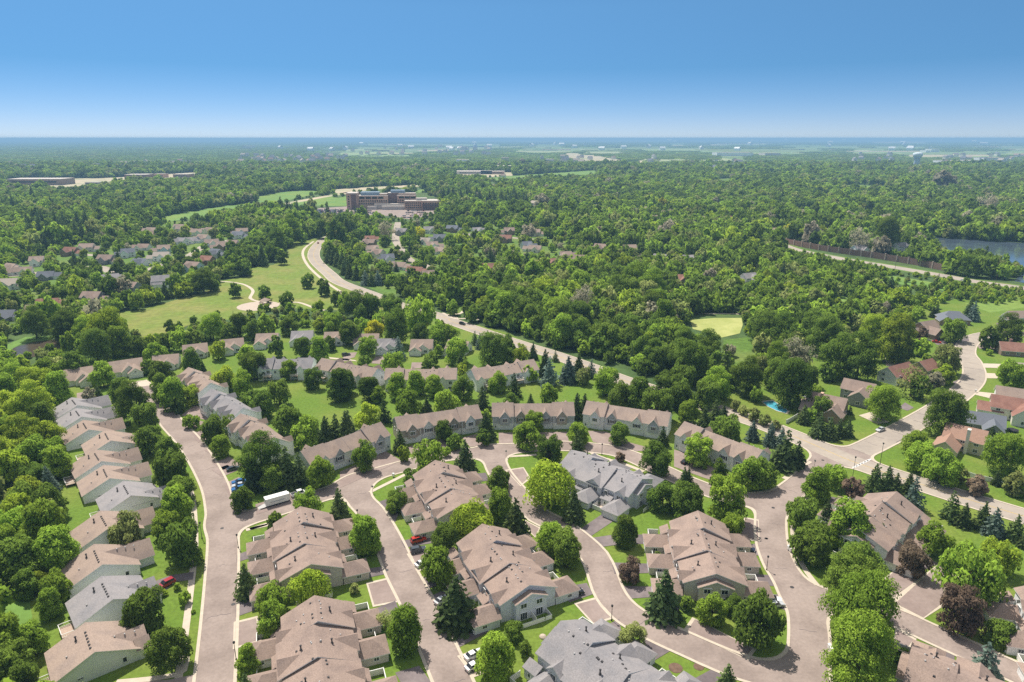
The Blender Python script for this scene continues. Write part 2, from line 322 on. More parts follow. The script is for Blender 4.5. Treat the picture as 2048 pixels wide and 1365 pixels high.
for k in range(34):
    fy = frng.uniform(283.5, 303); fx = frng.uniform(620, 2040); fw = frng.uniform(30, 150); fh = frng.uniform(0.8, 2.4)
    field('n', [(fx, fy), (fx+fw, fy-frng.uniform(-.4,.8)), (fx+fw*frng.uniform(.9,1.1), fy+fh), (fx+fw*frng.uniform(-.1,.1), fy+fh)], frng.choice(('far_field', 'far_field', 'bright_meadow', 'meadow', 'dirt')), 1.2, 'farm_field')
sheet('farmland', [(-900, 3300), (3000, 3300), (34000, 44000), (-9000, 44000)], 'farmland', 0.25)
LAKE = poly('j', (1390,668), (1450,672), (1560,692), (1800,706), (2048,722), (2500,740), (2500,1010), (2080,960), (1990,945), (2045,885), (1990,840), (1800,785), (1700,778), (1590,812), (1572,760), (1545,712), (1480,690))
sheet('lake_water', LAKE, 'lake_water', 0.06); CLEAR.append(LAKE)
GP = poly('j', (95,1172), (240,1160), (395,1160), (402,1200), (385,1250), (280,1275), (200,1245), (110,1225))
sheet('pond_water', GP, 'algae', 0.06); CLEAR.append(poly('j', (60,1140), (420,1130), (430,1300), (300,1345), (250,1320), (60,1240)))
sheet('meadow', poly('j', (290,1290), (430,1270), (560,1346), (560,1440), (380,1460), (280,1400)), 'lawn_rough', 0.03); CLEAR.append(poly('j', (290,1290), (430,1270), (500,1346), (480,1440), (330,1420)))
LP = poly('a', (45,205), (80,165), (200,130), (330,115), (470,105), (520,140), (430,175), (330,190), (230,215), (120,225))
sheet('pond_water', LP, 'pond_water', 0.06); CLEAR.append(LP)
sheet('meadow', poly('a', (30,150), (150,100), (330,95), (280,118), (130,138), (40,190)), 'bright_meadow', 0.03); CLEAR.append(poly('a', (30,170), (50,80), (180,80), (330,95), (440,110), (130,150)))
sheet('meadow', poly('d', (-60,900), (40,860), (170,850), (190,960), (150,1100), (60,1160), (-80,1150)), 'bright_meadow', 0.03)
CARPARK = poly('u', (-130,560), (0,525), (430,500), (560,560), (880,545), (1100,500), (1500,490), (1900,560), (1750,640), (1400,700), (1100,650), (500,640), (0,650))
sheet('car_park', CARPARK, 'asphalt', 0.05); CLEAR.append(poly('u', (-130,545), (430,470), (450,330), (1500,290), (1900,360), (1900,560), (1750,660), (1400,715), (1100,660), (500,650), (-100,660)))
field('j', [(905,1050),(1000,1030),(1040,1070),(930,1105)], 'bright_meadow', 0.03); field('j', [(1700,1075),(1900,1050),(2048,1060),(2048,1100),(1850,1130)], 'bright_meadow', 0.03); field('i', [(610,1095),(720,1085),(760,1125),(640,1140)], 'lawn_rough', 0.03)
field('j', [(1230,905),(1420,935),(1700,985),(1690,1010),(1400,985),(1240,940)], 'bright_meadow', 0.03); field('i', [(1180,505),(1280,495),(1300,520),(1200,530)], 'lawn_rough', 0.03); field('j', [(250,350),(330,340),(340,365),(260,372)], 'lawn_rough', 0.04)
crng = random.Random(5)
for k in range(16):
    x_, y_ = crng.uniform(900, 2000), crng.uniform(325, 450); w_ = crng.uniform(18, 60); h_ = crng.uniform(1.2, 4)*(y_-270)/120
    field('n', [(x_, y_), (x_+w_*.6, y_-h_*.6), (x_+w_, y_+h_*.1), (x_+w_*.7, y_+h_), (x_+w_*.1, y_+h_*.9)], crng.choice(('lawn_rough', 'bright_meadow', 'meadow')), 0.05)
field('u', [(0,440),(430,330),(430,490),(0,500)], 'bright_meadow', 0.04)
field('u', [(1500,250),(1720,215),(1740,240),(1500,300)], 'bright_meadow', 0.04)

# ------------------------------------------------------------------ streets: one smooth union of all carriageways
RD = {}
RD['left'] = [at('d',*p) for p in ((1235,1560),(1255,1346),(1283,1000),(1300,700),(1305,500),(1283,300),(1258,200),(1210,100),(1150,0))] + [at('a',*p) for p in ((1095,700),(1003,600),(938,500),(855,415),(815,375))]
RD['loop'] = [at('n',*p) for p in ((462,1043),(500,1036),(581,1011),(660,985),(735,954),(810,932),(880,914),(953,906),(1022,898),(1107,892),(1210,899),(1262,913),(1323,941),(1386,969),(1461,995),(1525,1000))]
RD['middle'] = [at('n',716,963)] + [at('e',*p) for p in ((640,270),(705,345),(770,450),(835,580),(885,700),(985,890),(1095,1130),(1190,1346),(1290,1600))]
RD['curl'] = [at('n',985,903)] + [at('f',*p) for p in ((265,60),(292,120),(345,190),(430,285),(520,372),(640,432),(750,512),(840,600),(888,700),(922,800),(975,885),(1060,960),(1200,1040),(1400,1130),(1600,1218),(1800,1285),(2000,1320))]
RD['right'] = [at('g',*p) for p in ((905,20),(860,65),(760,165),(640,262),(575,345),(565,450),(580,560),(630,680),(700,780),(760,880),(785,1000),(790,1150),(770,1346),(740,1580))]
RD['court'] = [at('g',*p) for p in ((780,850),(900,860),(1050,890),(1300,968),(1470,1045),(1750,1172),(2000,1290),(2300,1430))]
RD['main'] = [at('c',*p) for p in ((2500,1290),(2300,1225),(2048,1150),(1800,1075),(1560,1000),(1350,932),(1170,872),(1000,812),(780,715),(520,612),(330,550))] + [at('b',*p) for p in ((1690,365),(1480,285),(1250,205),(1010,130),(640,5))] + \
             [at('i',*p) for p in ((640,1165),(350,1085),(180,1020),(0,952))] + [at('h',*p) for p in ((1930,905),(1850,830),(1836,780),(1862,732),(1915,690),(1990,665),(2080,655))]
RD['side'] = [at('c',*p) for p in ((1010,800),(1150,740),(1350,635),(1580,500),(1720,390),(1757,320),(1737,245),(1702,190),(1725,130),(1800,95),(1900,82),(2020,80))]
HW = dict(left=3.9, loop=3.9, middle=3.9, curl=3.8, right=4.2, court=3.7, main=5.3, side=4.6)
for k in RD: RD[k] = smooth(RD[k], 3.0)
GX, GY = np.arange(-330, 345, 1.0), np.arange(92, 900, 1.0)
XX, YY = np.meshgrid(GX, GY)
SDF = np.full(XX.shape, 60.0)
for k, pl in RD.items():
    d = np.full(XX.shape, 60.0)
    for (x0, y0), (x1, y1) in zip(pl, pl[1:]):
        m = 26
        i0 = max(0, int(min(x0,x1)-m-GX[0])); i1 = min(len(GX), int(max(x0,x1)+m-GX[0])+1)
        j0 = max(0, int(min(y0,y1)-m-GY[0])); j1 = min(len(GY), int(max(y0,y1)+m-GY[0])+1)
        if i1 <= i0 or j1 <= j0: continue
        X = XX[j0:j1, i0:i1]; Y = YY[j0:j1, i0:i1]; vx, vy = x1-x0, y1-y0; L2 = vx*vx+vy*vy + 1e-9
        t = np.clip(((X-x0)*vx + (Y-y0)*vy)/L2, 0, 1)
        q = np.hypot(X-x0-t*vx, Y-y0-t*vy) - HW[k]
        d[j0:j1, i0:i1] = np.minimum(d[j0:j1, i0:i1], q)
    K = 7.0; hh = np.maximum(K - np.abs(SDF - d), 0)/K
    SDF = np.minimum(SDF, d) - hh*hh*K/4
def road_d(x, y):
    i = int(round(x-GX[0])); j = int(round(y-GY[0]))
    if 0 <= i < len(GX) and 0 <= j < len(GY): return SDF[j, i]
    return 60.0
def band(name, lo, hi, m, z, wall=None):
    B = MB(); F = SDF; ny, nx = F.shape
    mn = np.minimum(np.minimum(F[:-1,:-1], F[1:,:-1]), np.minimum(F[:-1,1:], F[1:,1:])); mxx = np.maximum(np.maximum(F[:-1,:-1], F[1:,:-1]), np.maximum(F[:-1,1:], F[1:,1:]))
    for j, i in np.argwhere((mn < hi) & (mxx > lo)):
        P = [(GX[i],GY[j],F[j,i]), (GX[i+1],GY[j],F[j,i+1]), (GX[i+1],GY[j+1],F[j+1,i+1]), (GX[i],GY[j+1],F[j+1,i])]
        if mxx[j,i] > hi: P = clip(P, hi, 1)
        if mn[j,i] < lo and len(P) > 2: P = clip(P, lo, -1)
        if len(P) > 2:
            B.face([(x, y, z) for x, y, _ in P])
            if wall is not None:
                for p, q in zip(P, P[1:] + P[:1]):
                    if abs(p[2]-lo) < 1e-6 and abs(q[2]-lo) < 1e-6: B.face([(p[0],p[1],z),(q[0],q[1],z),(q[0],q[1],wall),(p[0],p[1],wall)])
    return tag(B.build(name, m), kind='structure')
def clip(P, lv, s):
    out = []
    for p, q in zip(P, P[1:] + P[:1]):
        a, c = (lv-p[2])*s, (lv-q[2])*s
        if a >= 0: out.append(p)
        if (a > 0 > c) or (a < 0 < c):
            t = a/(a-c); out.append((p[0]+(q[0]-p[0])*t, p[1]+(q[1]-p[1])*t, lv))
    return out
band('road', -90, 0.02, 'asphalt', 0.03)
band('kerb', 0.0, 0.75, 'concrete', 0.13, 0.03)
# main road carries a paler worn surface, a double yellow centre line and the crossing bars
mr = RD['main']; ribbon('main_road', mr, 10.4, 'main_asphalt', 0.036); ribbon('main_road', RD['side'][3:], 9.0, 'main_asphalt', 0.034)
for o in (-0.16, 0.16): ribbon('road_marking', mr[:38], 0.11, 'line_yellow', 0.046, o); ribbon('road_marking', mr[46:], 0.12, 'line_yellow', 0.046, o)
for k in range(6):
    p = at('c', 1060 + 16*k, 860 - 8*k)
    bb = MB(); bb.box((p[0], p[1], 0.05), (0.7, 3.0, 0.004), R(-62)); tag(bb.build('crossing_bar', 'line_white'), kind='structure')
# sealed cracks and joints in the old concrete asphalt
B = MB()
for k in ('side', 'main', 'left', 'middle', 'right', 'curl'):
    pl = RD[k]
    for q in range(3, len(pl)-3, 3 if k == 'side' else 7):
        x, y = pl[q]; dx = pl[q+1][0]-pl[q-1][0]; dy = pl[q+1][1]-pl[q-1][1]; n = math.hypot(dx, dy); tx, ty = dx/n, dy/n
        if k == 'side' or RND.random() < 0.75:
            s = RND.uniform(-0.9, 0.1)*HW[k]; e = RND.uniform(0.2, 0.95)*HW[k]; P = []
            for u in range(6):
                v = s + (e-s)*u/5; jg = RND.uniform(-0.35, 0.35); P.append((x - ty*v + tx*jg, y + tx*v + ty*jg))
            for (a0, a1), (c0, c1) in zip(P, P[1:]):
                ww = 0.11 if k == 'side' else 0.07; B.face([(a0-tx*ww, a1-ty*ww, 0.05), (c0-tx*ww, c1-ty*ww, 0.05), (c0+tx*ww, c1+ty*ww, 0.05), (a0+tx*ww, a1+ty*ww, 0.05)])
tag(B.build('road_crack', 'dark_asphalt'), kind='structure')
for c, x, y in (('g',690,790),('g',540,505),('g',580,325),('c',870,822),('d',1365,890),('e',800,690),('f',1850,505),('d',1300,445)):
    p = at(c, x, y); bb = MB(); bb.lathe([(0.55,0),(0.55,0.02),(0.4,0.025)], (p[0],p[1],0.035), 12); tag(bb.build('manhole_cover', 'vent_metal'), kind='structure')
# highway by the lake
HWY = smooth([at('j',*p) for p in ((560,700),(700,757),(960,810),(1250,857),(1600,917),(1750,945),(2048,985),(2500,1040))], 8)
ribbon('road_verge', HWY, 26, 'lawn_rough', 0.01); ribbon('highway', HWY, 15, 'main_asphalt', 0.05)
# foot and cycle paths
def path(c, pts, wid=2.2, m='concrete', z=0.05): return ribbon('path', smooth([at(c,*p) for p in pts], 4), wid, m, z)
path('h', [(2048,1038),(1960,985),(1870,920),(1800,850),(1772,790),(1785,750),(1835,712)], 2.6)
path('i', [(0,1005),(150,1060),(330,1115)], 2.6)
path('h', [(1270,945),(1350,950),(1430,965),(1480,1000),(1465,1045),(1520,1065)], 2.4)
path('h', [(1620,1075),(1740,1068),(1850,1105),(1900,1115)], 2.4)
path('i', [(600,1130),(680,1165),(760,1160),(850,1180)], 2.2); path('i', [(630,1140),(700,1135),(720,1120)], 2.2)
path('j', [(0,1140),(100,1135),(250,1135),(420,1138),(500,1150)], 2.2); path('j', [(100,1135),(105,1090)], 2.0)
SUB = [smooth([at('i',*p) for p in ((340,600),(325,690),(345,740),(385,800),(430,830),(520,860),(560,880),(680,860))], 5), smooth([at('l',*p) for p in ((300,670),(600,640),(900,610),(1100,700),(1300,660),(1450,600),(1700,520),(1900,400),(2100,370))], 5),
       smooth([at('l',*p) for p in ((760,500),(1000,510),(1250,500))], 5), smooth([at('l',*p) for p in ((1540,320),(1690,325))], 5), smooth([at('l',*p) for p in ((0,690),(150,690),(300,670))], 5), smooth([at('i',*p) for p in ((1000,690),(1130,700))], 5)]
for pl in SUB: ribbon('road', pl, 9.0, 'main_asphalt', 0.05)
def walk(k, i0, i1, off, wid=1.6):
    pl = RD[k][i0:i1]; ribbon('pavement', pl, wid, 'concrete', 0.06, off)
n = len(RD['left']); walk('left', 0, int(n*0.62), -0.0 + 7.6, 1.7)
def quad(c, *pts, m='dark_asphalt', name='driveway', z=0.075): return sheet(name, poly(c, *pts), m, z)
def bay(c, *pts):
    P = poly(c, *pts); cx = sum(p[0] for p in P)/len(P); cy = sum(p[1] for p in P)/len(P)
    Q = []
    for x, y in P: n = math.hypot(x-cx, y-cy); Q.append((x+(x-cx)/n*0.9, y+(y-cy)/n*0.9))
    sheet('kerb', Q, 'concrete', 0.07); sheet('parking_bay', P, 'bay_asphalt', 0.10)
bay('f', (333,108), (428,94), (460,150), (412,192)); bay('e', (692,772), (800,747), (862,868), (727,893)); bay('f', (742,890), (850,862), (945,963), (840,998))
bay('f', (1433,978), (1768,1148), (1728,1205), (1388,1045)); bay('g', (1212,760), (1330,668), (1458,722), (1285,848)); bay('g', (1294,884), (1545,658), (1660,720), (1600,860), (1458,968))
bay('d', (1380,1002), (1498,972), (1518,1098), (1375,1138)); bay('f', (440,402), (520,445), (497,492), (450,440)); bay('g', (1306,1040), (1400,1095), (1358,1152), (1290,1120))
bay('g', (415,388), (490,402), (494,515), (395,500)); bay('e', (930,600), (1040,585), (1075,650), (985,690)); bay('e', (1230,1200), (1320,1170), (1390,1270), (1310,1300))
quad('f', (758,452), (905,352), (990,380), (818,496)); quad('f', (838,500), (960,482), (1195,482), (1195,533), (945,546), (880,556)); quad('f', (945,645), (1240,655), (1240,706), (962,712)); quad('f', (1000,782), (1215,788), (1190,848), (1052,857))
quad('e', (1165,1078), (1335,985), (1400,1050), (1215,1146)); quad('f', (885,1030), (990,975), (1010,1100), (930,1110)); quad('f', (1080,1170), (1150,1085), (1285,1165), (1170,1235)); quad('f', (1390,1346), (1540,1265), (1640,1310), (1600,1420), (1400,1420))
quad('d', (1385,600), (1545,545), (1560,590), (1385,645)); quad('d', (1388,705), (1560,655), (1575,700), (1388,745)); quad('d', (1380,880), (1500,860), (1560,900), (1380,965)); quad('d', (1490,1170), (1570,1140), (1600,1200), (1540,1230))
quad('e', (620,690), (770,670), (800,712), (640,745)); quad('e', (690,930), (850,870), (868,910), (760,1000), (710,990)); quad('e', (720,1090), (790,1060), (810,1130), (740,1170)); quad('e', (850,1290), (990,1250), (1060,1346), (900,1380))
quad('e', (755,290), (800,275), (880,330), (850,410), (810,380)); quad('e', (885,520), (1060,480), (1075,530), (905,560)); quad('e', (1060,840), (1150,800), (1200,900), (1100,910)); quad('e', (1005,730), (1080,720), (1100,780), (1035,800))
quad('f', (425,560), (560,510), (590,600), (520,680), (480,640)); quad('f', (660,790), (800,765), (838,830), (700,880)); quad('f', (110,130), (210,120), (228,165), (130,180))
quad('f', (1680,545), (1790,535), (1815,605), (1690,600)); quad('f', (1740,710), (1880,720), (1905,785), (1760,770)); quad('f', (1830,840), (1935,830), (1965,930), (1900,890))
quad('g', (895,255), (1010,280), (980,330), (890,290)); quad('g', (1440,700), (1545,650), (1480,620), (1420,650)); quad('g', (1470,1120), (1640,1190), (1640,1235), (1480,1170))
quad('d', (895,760), (1000,720), (1135,700), (1130,745), (1020,760), (930,850)); quad('d', (780,1346), (1000,1330), (1140,1300), (1140,1420), (800,1420), m='asphalt')
for q in ([(1225,590),(1330,560),(1140,500),(1060,560)], [(1300,920),(1395,880),(1330,850),(1240,880)], [(1310,960),(1350,1050),(1440,1000),(1400,920)], [(1070,600),(1140,640),(1200,600),(1100,570)], [(1160,720),(1240,690),(1220,640),(1120,660)], [(1195,765),(1260,800),(1300,760),(1240,740)], [(1245,840),(1300,880),(1420,850),(1340,800)]):
    quad('a', *q, m='bay_asphalt')
quad('a', (1495,1080), (1700,1020), (1720,1075), (1500,1140), m='bay_asphalt')
quad('b', (715,690), (800,668), (842,735), (760,745), m='bay_asphalt'); quad('b', (395,745), (590,690), (640,740), (420,790), m='bay_asphalt'); quad('b', (928,662), (1010,660), (1012,725), (930,730), m='bay_asphalt'); quad('b', (1130,660), (1330,655), (1340,720), (1130,725), m='bay_asphalt')
quad('b', (1450,650), (1560,655), (1700,720), (1850,760), (1740,770), (1480,715), m='bay_asphalt'); quad('b', (0,890), (270,770), (360,825), (0,985), m='bay_asphalt'); quad('c', (0,760), (70,780), (200,850), (360,930), (340,975), (160,920), (0,860), m='bay_asphalt')
for q in ([(420,250),(485,250),(480,285),(415,285)], [(210,215),(260,215),(255,260),(180,255)], [(30,195),(100,190),(85,220),(10,240)]): quad('b', *q, m='bay_asphalt')
quad('w', (230,265), (330,275), (450,290), (470,300), (250,280), m='concrete'); quad('w', (330,275), (420,280), (390,300), (350,300), m='bay_asphalt')
quad('a', (450,430), (540,415), (520,450), (450,470), m='bay_asphalt'); quad('a', (790,370), (860,350), (880,385), (800,395), m='concrete')
quad('c', (1080,560), (1150,540), (1260,600), (1190,610), m='concrete'); quad('k', (300,920), (350,880), (420,920), (370,945), m='dark_asphalt'); quad('k', (915,795), (1120,815), (1090,865), (880,815), m='concrete')
quad('k', (950,575), (1130,580), (1130,612), (965,608), m='concrete'); quad('k', (980,650), (1080,655), (1075,692), (985,690), m='concrete'); quad('k', (545,390), (640,385), (760,420), (740,440), (600,430), m='dark_asphalt'); quad('k', (910,430), (1040,425), (1110,440), (1090,460), (930,460), m='bay_asphalt')
quad('k', (1060,260), (1150,255), (1150,300), (1090,305), m='dark_asphalt'); quad('k', (740,360), (840,355), (850,400), (780,400), m='dark_asphalt'); quad('k', (720,720), (770,700), (790,720), (740,740), m='dark_asphalt'); quad('k', (280,1190), (350,1150), (370,1165), (290,1210), m='dark_asphalt')
quad('g', (1278,852), (1296,890), (1552,654), (1462,716), m='concrete', name='kerb')
# walks in front of the homes
def side(c, pts, wid=1.5): ribbon('pavement', smooth([at(c,*p) for p in pts], 3), wid, 'concrete', 0.08)
side('d', [(1440,455),(1500,440),(1570,425),(1620,410)]); side('e', [(700,235),(760,205),(830,170),(900,135),(960,110)]); side('e', [(0,450),(60,432),(100,420)]); side('b', [(985,800),(1080,795),(1150,790)])
side('s', [(700,130),(800,185),(950,240),(1200,310),(1400,380),(1600,460)], 1.7); side('g', [(795,266),(740,308),(704,370),(694,440),(703,520),(732,620),(782,710),(838,780)], 1.5); side('c', [(800,830),(700,890),(640,930)], 1.3)
side('d', [(680,1346),(850,1330),(990,1310),(1075,1280),(1090,1180)], 1.5)

# ------------------------------------------------------------------ house kit
class House:
    """walls and roof of one building in its own frame; parts become children of an Empty at its base"""
    def __init__(s, name, pos, ang, label, cat, group=None, roof='brown_shingle', wall='taupe_siding', trim='trim_white'):
        s.root = empty(name, (pos[0], pos[1], 0), ang, label, cat, group); s.roof = MB(); s.wall = MB(); s.mr = roof; s.mw = wall; s.mt = trim
        s.wall2 = MB(); s.mw2 = None
    def vol(s, cx, cy, rz, L, W, eave, ridge, over=0.45, hip=(0, 0), z0=-0.1, w2=False, t=0.16, nowall=False):
        ca, sa = math.cos(rz), math.sin(rz); T = lambda x, y, z: (cx + x*ca - y*sa, cy + x*sa + y*ca, z)
        l, h = L/2, W/2; B = s.wall2 if w2 else s.wall
        if not nowall:
            B.face([T(-l,-h,z0),T(l,-h,z0),T(l,-h,eave),T(-l,-h,eave)]); B.face([T(l,h,z0),T(-l,h,z0),T(-l,h,eave),T(l,h,eave)])
            for sx, hp in ((-1, hip[0]), (1, hip[1])):
                P = [T(sx*l,h,z0),T(sx*l,-h,z0),T(sx*l,-h,eave)] + ([] if hp else [T(sx*l,0,ridge)]) + [T(sx*l,h,eave)]
                B.face(P if sx < 0 else P[::-1])
        sl = (ridge-eave)/h; oz = over*sl; o = over; r = ridge + t; e = eave + t - oz
        x0 = -l + (h*hip[0] if hip[0] else -o); x1 = l - (h*hip[1] if hip[1] else -o)
        a, b2, c, d = (-l-o,-h-o), (l+o,-h-o), (l+o,h+o), (-l-o,h+o)
        top = [[(*a,e),(*b2,e),(x1,0,r),(x0,0,r)], [(*c,e),(*d,e),(x0,0,r),(x1,0,r)]]
        if hip[0]: top.append([(*d,e),(*a,e),(x0,0,r)])
        if hip[1]: top.append([(*b2,e),(*c,e),(x1,0,r)])
        for f in top:
            s.roof.face([T(*p) for p in f], 0); s.roof.face([T(p[0],p[1],p[2]-t+0.01) for p in f][::-1], 1)
        k = 0.2   # fascia boards along every free edge
        E = [(a,b2,e,e),(c,d,e,e)]
        for p, q, z1, z2 in E: s.roof.face([T(*p,z1-k),T(*q,z2-k),T(*q,z2),T(*p,z1)], 1)
        if hip[0]: s.roof.face([T(*d,e-k),T(*a,e-k),T(*a,e),T(*d,e)], 1)
        else:
            for p in (a, d): s.roof.face([T(*p,e-k),T(x0,0,r-k),T(x0,0,r),T(*p,e)], 1)
        if hip[1]: s.roof.face([T(*b2,e-k),T(*c,e-k),T(*c,e),T(*b2,e)], 1)
        else:
            for p in (b2, c): s.roof.face([T(*p,e-k),T(x1,0,r-k),T(x1,0,r),T(*p,e)], 1)
    def shed(s, x0, x1, y0, y1, z0, z1, wall=True):
        """lean-to: high edge at y0 (z0), low edge at y1 (z1)"""
        P = [(x0,y0,z0),(x1,y0,z0),(x1,y1,z1),(x0,y1,z1)]
        if (x1-x0)*(y1-y0) < 0: P = P[::-1]
        s.roof.face(P, 0); s.roof.face([(p[0],p[1],p[2]-0.16) for p in P][::-1], 1)
        for p, q in zip(P, P[1:]+P[:1]): s.roof.face([(p[0],p[1],p[2]-0.16),(q[0],q[1],q[2]-0.16),q,p], 1)
        if wall:
            yy = y1 - 0.35*(1 if y1 > y0 else -1); zz = z1 - 0.02; xa, xb = min(x0,x1)+0.35, max(x0,x1)-0.35
            for A in (((xa,y0,0),(xa,yy,0),(xa,yy,zz),(xa,y0,z0-0.17)), ((xb,y0,0),(xb,yy,0),(xb,yy,zz),(xb,y0,z0-0.17)), ((xa,yy,0),(xb,yy,0),(xb,yy,zz),(xa,yy,zz))): s.wall.face(list(A))
    def done(s):
        if s.wall.f: s.wall.build('wall', s.mw, s.root)
        if s.wall2.f:
            o = s.wall2.build('wall', s.mw2 or s.mw, s.root)
        s.roof.build('roof', [s.mr, s.mt], s.root)
    def put(s, name, me, x, y, z, n=0.0): return link(name, me, s.root, (x, y, z), n)
    # n = direction the wall faces (0 = +x, 90 deg = +y, ...)
    def window(s, x, y, z, n, w=1.3, h=1.3, kind='plain', fine=True):
        o = s.put('window', win_mesh(w, h, kind, 'pane' if fine else 'all'), x, y, z, n)
        if fine: link('frame', win_mesh(w, h, kind, 'frame'), o)
        return o
    def garage(s, x, y, n, w=4.6, h=2.2): return s.put('garage_door', gar_mesh(w, h), x, y, 0.05, n)
    def door(s, x, y, n): return s.put('door', door_mesh(), x, y, 0.05, n)
CACHE = {}
def win_mesh(w, h, kind, part='all'):
    key = ('w', w, h, kind, part)
    if key not in CACHE:
        B = MB(); f = 0.14
        if part != 'frame': B.box((0.05, 0, h/2), (0.05, w, h), m=1)
        P0 = B
        if part == 'pane': B = MB()
        for y in (-w/2, w/2): B.box((0.06, y, h/2), (0.12, f, h+f), m=0)
        for z in (0, h): B.box((0.061, 0, z), (0.125, w+f, f), m=0)
        nm = max(0, round(w/0.75)-1)
        for k in range(nm): B.box((0.07, -w/2 + w*(k+1)/(nm+1), h/2), (0.08, 0.09, h), m=0)
        if kind == 'trim': B.box((0.16, 0, h+0.22), (0.4, w+0.7, 0.1), m=0)
        if kind == 'shutter':
            for y in (-w/2-0.32, w/2+0.32): B.box((0.05, y, h/2), (0.07, 0.42, h+0.1), m=2)
        if part == 'pane': B = P0
        CACHE[key] = B.mesh('window', ['trim_white', 'window_glass', 'shutter_black'])
    return CACHE[key]
def gar_mesh(w, h):
    key = ('g', w, h)
    if key not in CACHE:
        B = MB()
        for k in range(4): B.box((0.06, 0, h*(k+0.5)/4), (0.07, w, h/4-0.04), m=0)
        B.box((0.03, 0, h/2), (0.03, w, h), m=1)
        for y in (-w/2-0.08, w/2+0.08): B.box((0.07, y, h/2+0.04), (0.12, 0.16, h+0.1), m=0)
        B.box((0.071, 0, h+0.1), (0.13, w+0.32, 0.18), m=0)
        CACHE[key] = B.mesh('garage_door', ['garage_white', 'pipe_metal'])
    return CACHE[key]
def door_mesh():
    if 'd' not in CACHE:
        B = MB(); B.box((0.05,0,1.05),(0.08,0.95,2.1),m=0); B.box((0.10,0,1.45),(0.02,0.5,0.9),m=1)
        for y in (-0.55,0.55): B.box((0.06,y,1.08),(0.12,0.14,2.2),m=0)
        CACHE['d'] = B.mesh('door', ['trim_white','window_glass'])
    return CACHE['d']
def vent_mesh():
    if 'v' not in CACHE:
        B = MB(); B.box((0,0,0.13),(0.5,0.5,0.22),m=0,taper=0.8); CACHE['v'] = B.mesh('roof_vent', ['vent_metal'])
    return CACHE['v']
def pale_vent_mesh():
    if 'pv' not in CACHE:
        B = MB(); B.lathe([(0.19,0),(0.19,0.22),(0.13,0.3)],n=8); CACHE['pv'] = B.mesh('roof_vent', ['pipe_metal'])
    return CACHE['pv']
def flue_mesh():
    if 'f' not in CACHE:
        B = MB(); B.lathe([(0.16,-0.5),(0.16,0.95),(0.26,1.0),(0.26,1.15),(0.1,1.25)],n=8); B.lathe([(0.34,-0.1),(0.3,0.12)],n=8); CACHE['f'] = B.mesh('flue_pipe', ['vent_metal'])
    return CACHE['f']
def deck(h, x, y, sx, sy, z=0.9):
    B = MB(); B.box((x,y,z-0.08),(sx,sy,0.16)); 
    for ix in (-1,1):
        for iy in (-1,1): B.box((x+ix*(sx/2-0.1),y+iy*(sy/2-0.1),z/2-0.1),(0.16,0.16,z))
    o = B.build('deck','deck_wood',h.root); B = MB(); tr = 0.95
    for (cx,cy,lx,ly) in ((x,y-sy/2,sx,0.07),(x,y+sy/2,sx,0.07),(x-sx/2,y,0.07,sy),(x+sx/2,y,0.07,sy)):
        B.box((cx,cy,z+tr),(lx+0.05,ly+0.05,0.09)); B.box((cx,cy,z+0.16),(lx,ly,0.06)); n = int(max(lx,ly)/0.35)
        for k in range(n+1):
            t = k/n-0.5; B.box((cx+t*lx*(lx>ly),cy+t*ly*(ly>lx),z+tr/2+0.05),(0.05,0.05,tr-0.1))
    B.build('railing','vinyl_white',o); return o
def fence_panel(h, pts, z=1.7, m='vinyl_white'):
    B = MB()
    for (x0,y0),(x1,y1) in zip(pts, pts[1:]):
        L = math.hypot(x1-x0,y1-y0); B.box(((x0+x1)/2,(y0+y1)/2,z/2),(L,0.08,z),math.atan2(y1-y0,x1-x0)); B.box(((x0+x1)/2,(y0+y1)/2,z+0.04),(L+0.1,0.16,0.08),math.atan2(y1-y0,x1-x0))
    for x,y in pts: B.box((x,y,z/2+0.07),(0.16,0.16,z+0.15))
    return B.build('privacy_fence', m, h.root)
LAND = []     # landmarks for saying where a tree stands
KEEP = []     # house sites kept clear of self-sown trees
def frame(c, near, far, z): 
    A = at(c, *near, z); Bp = at(c, *far, z); return A, math.atan2(Bp[1]-A[1], Bp[0]-A[0]), math.hypot(Bp[0]-A[0], Bp[1]-A[1])

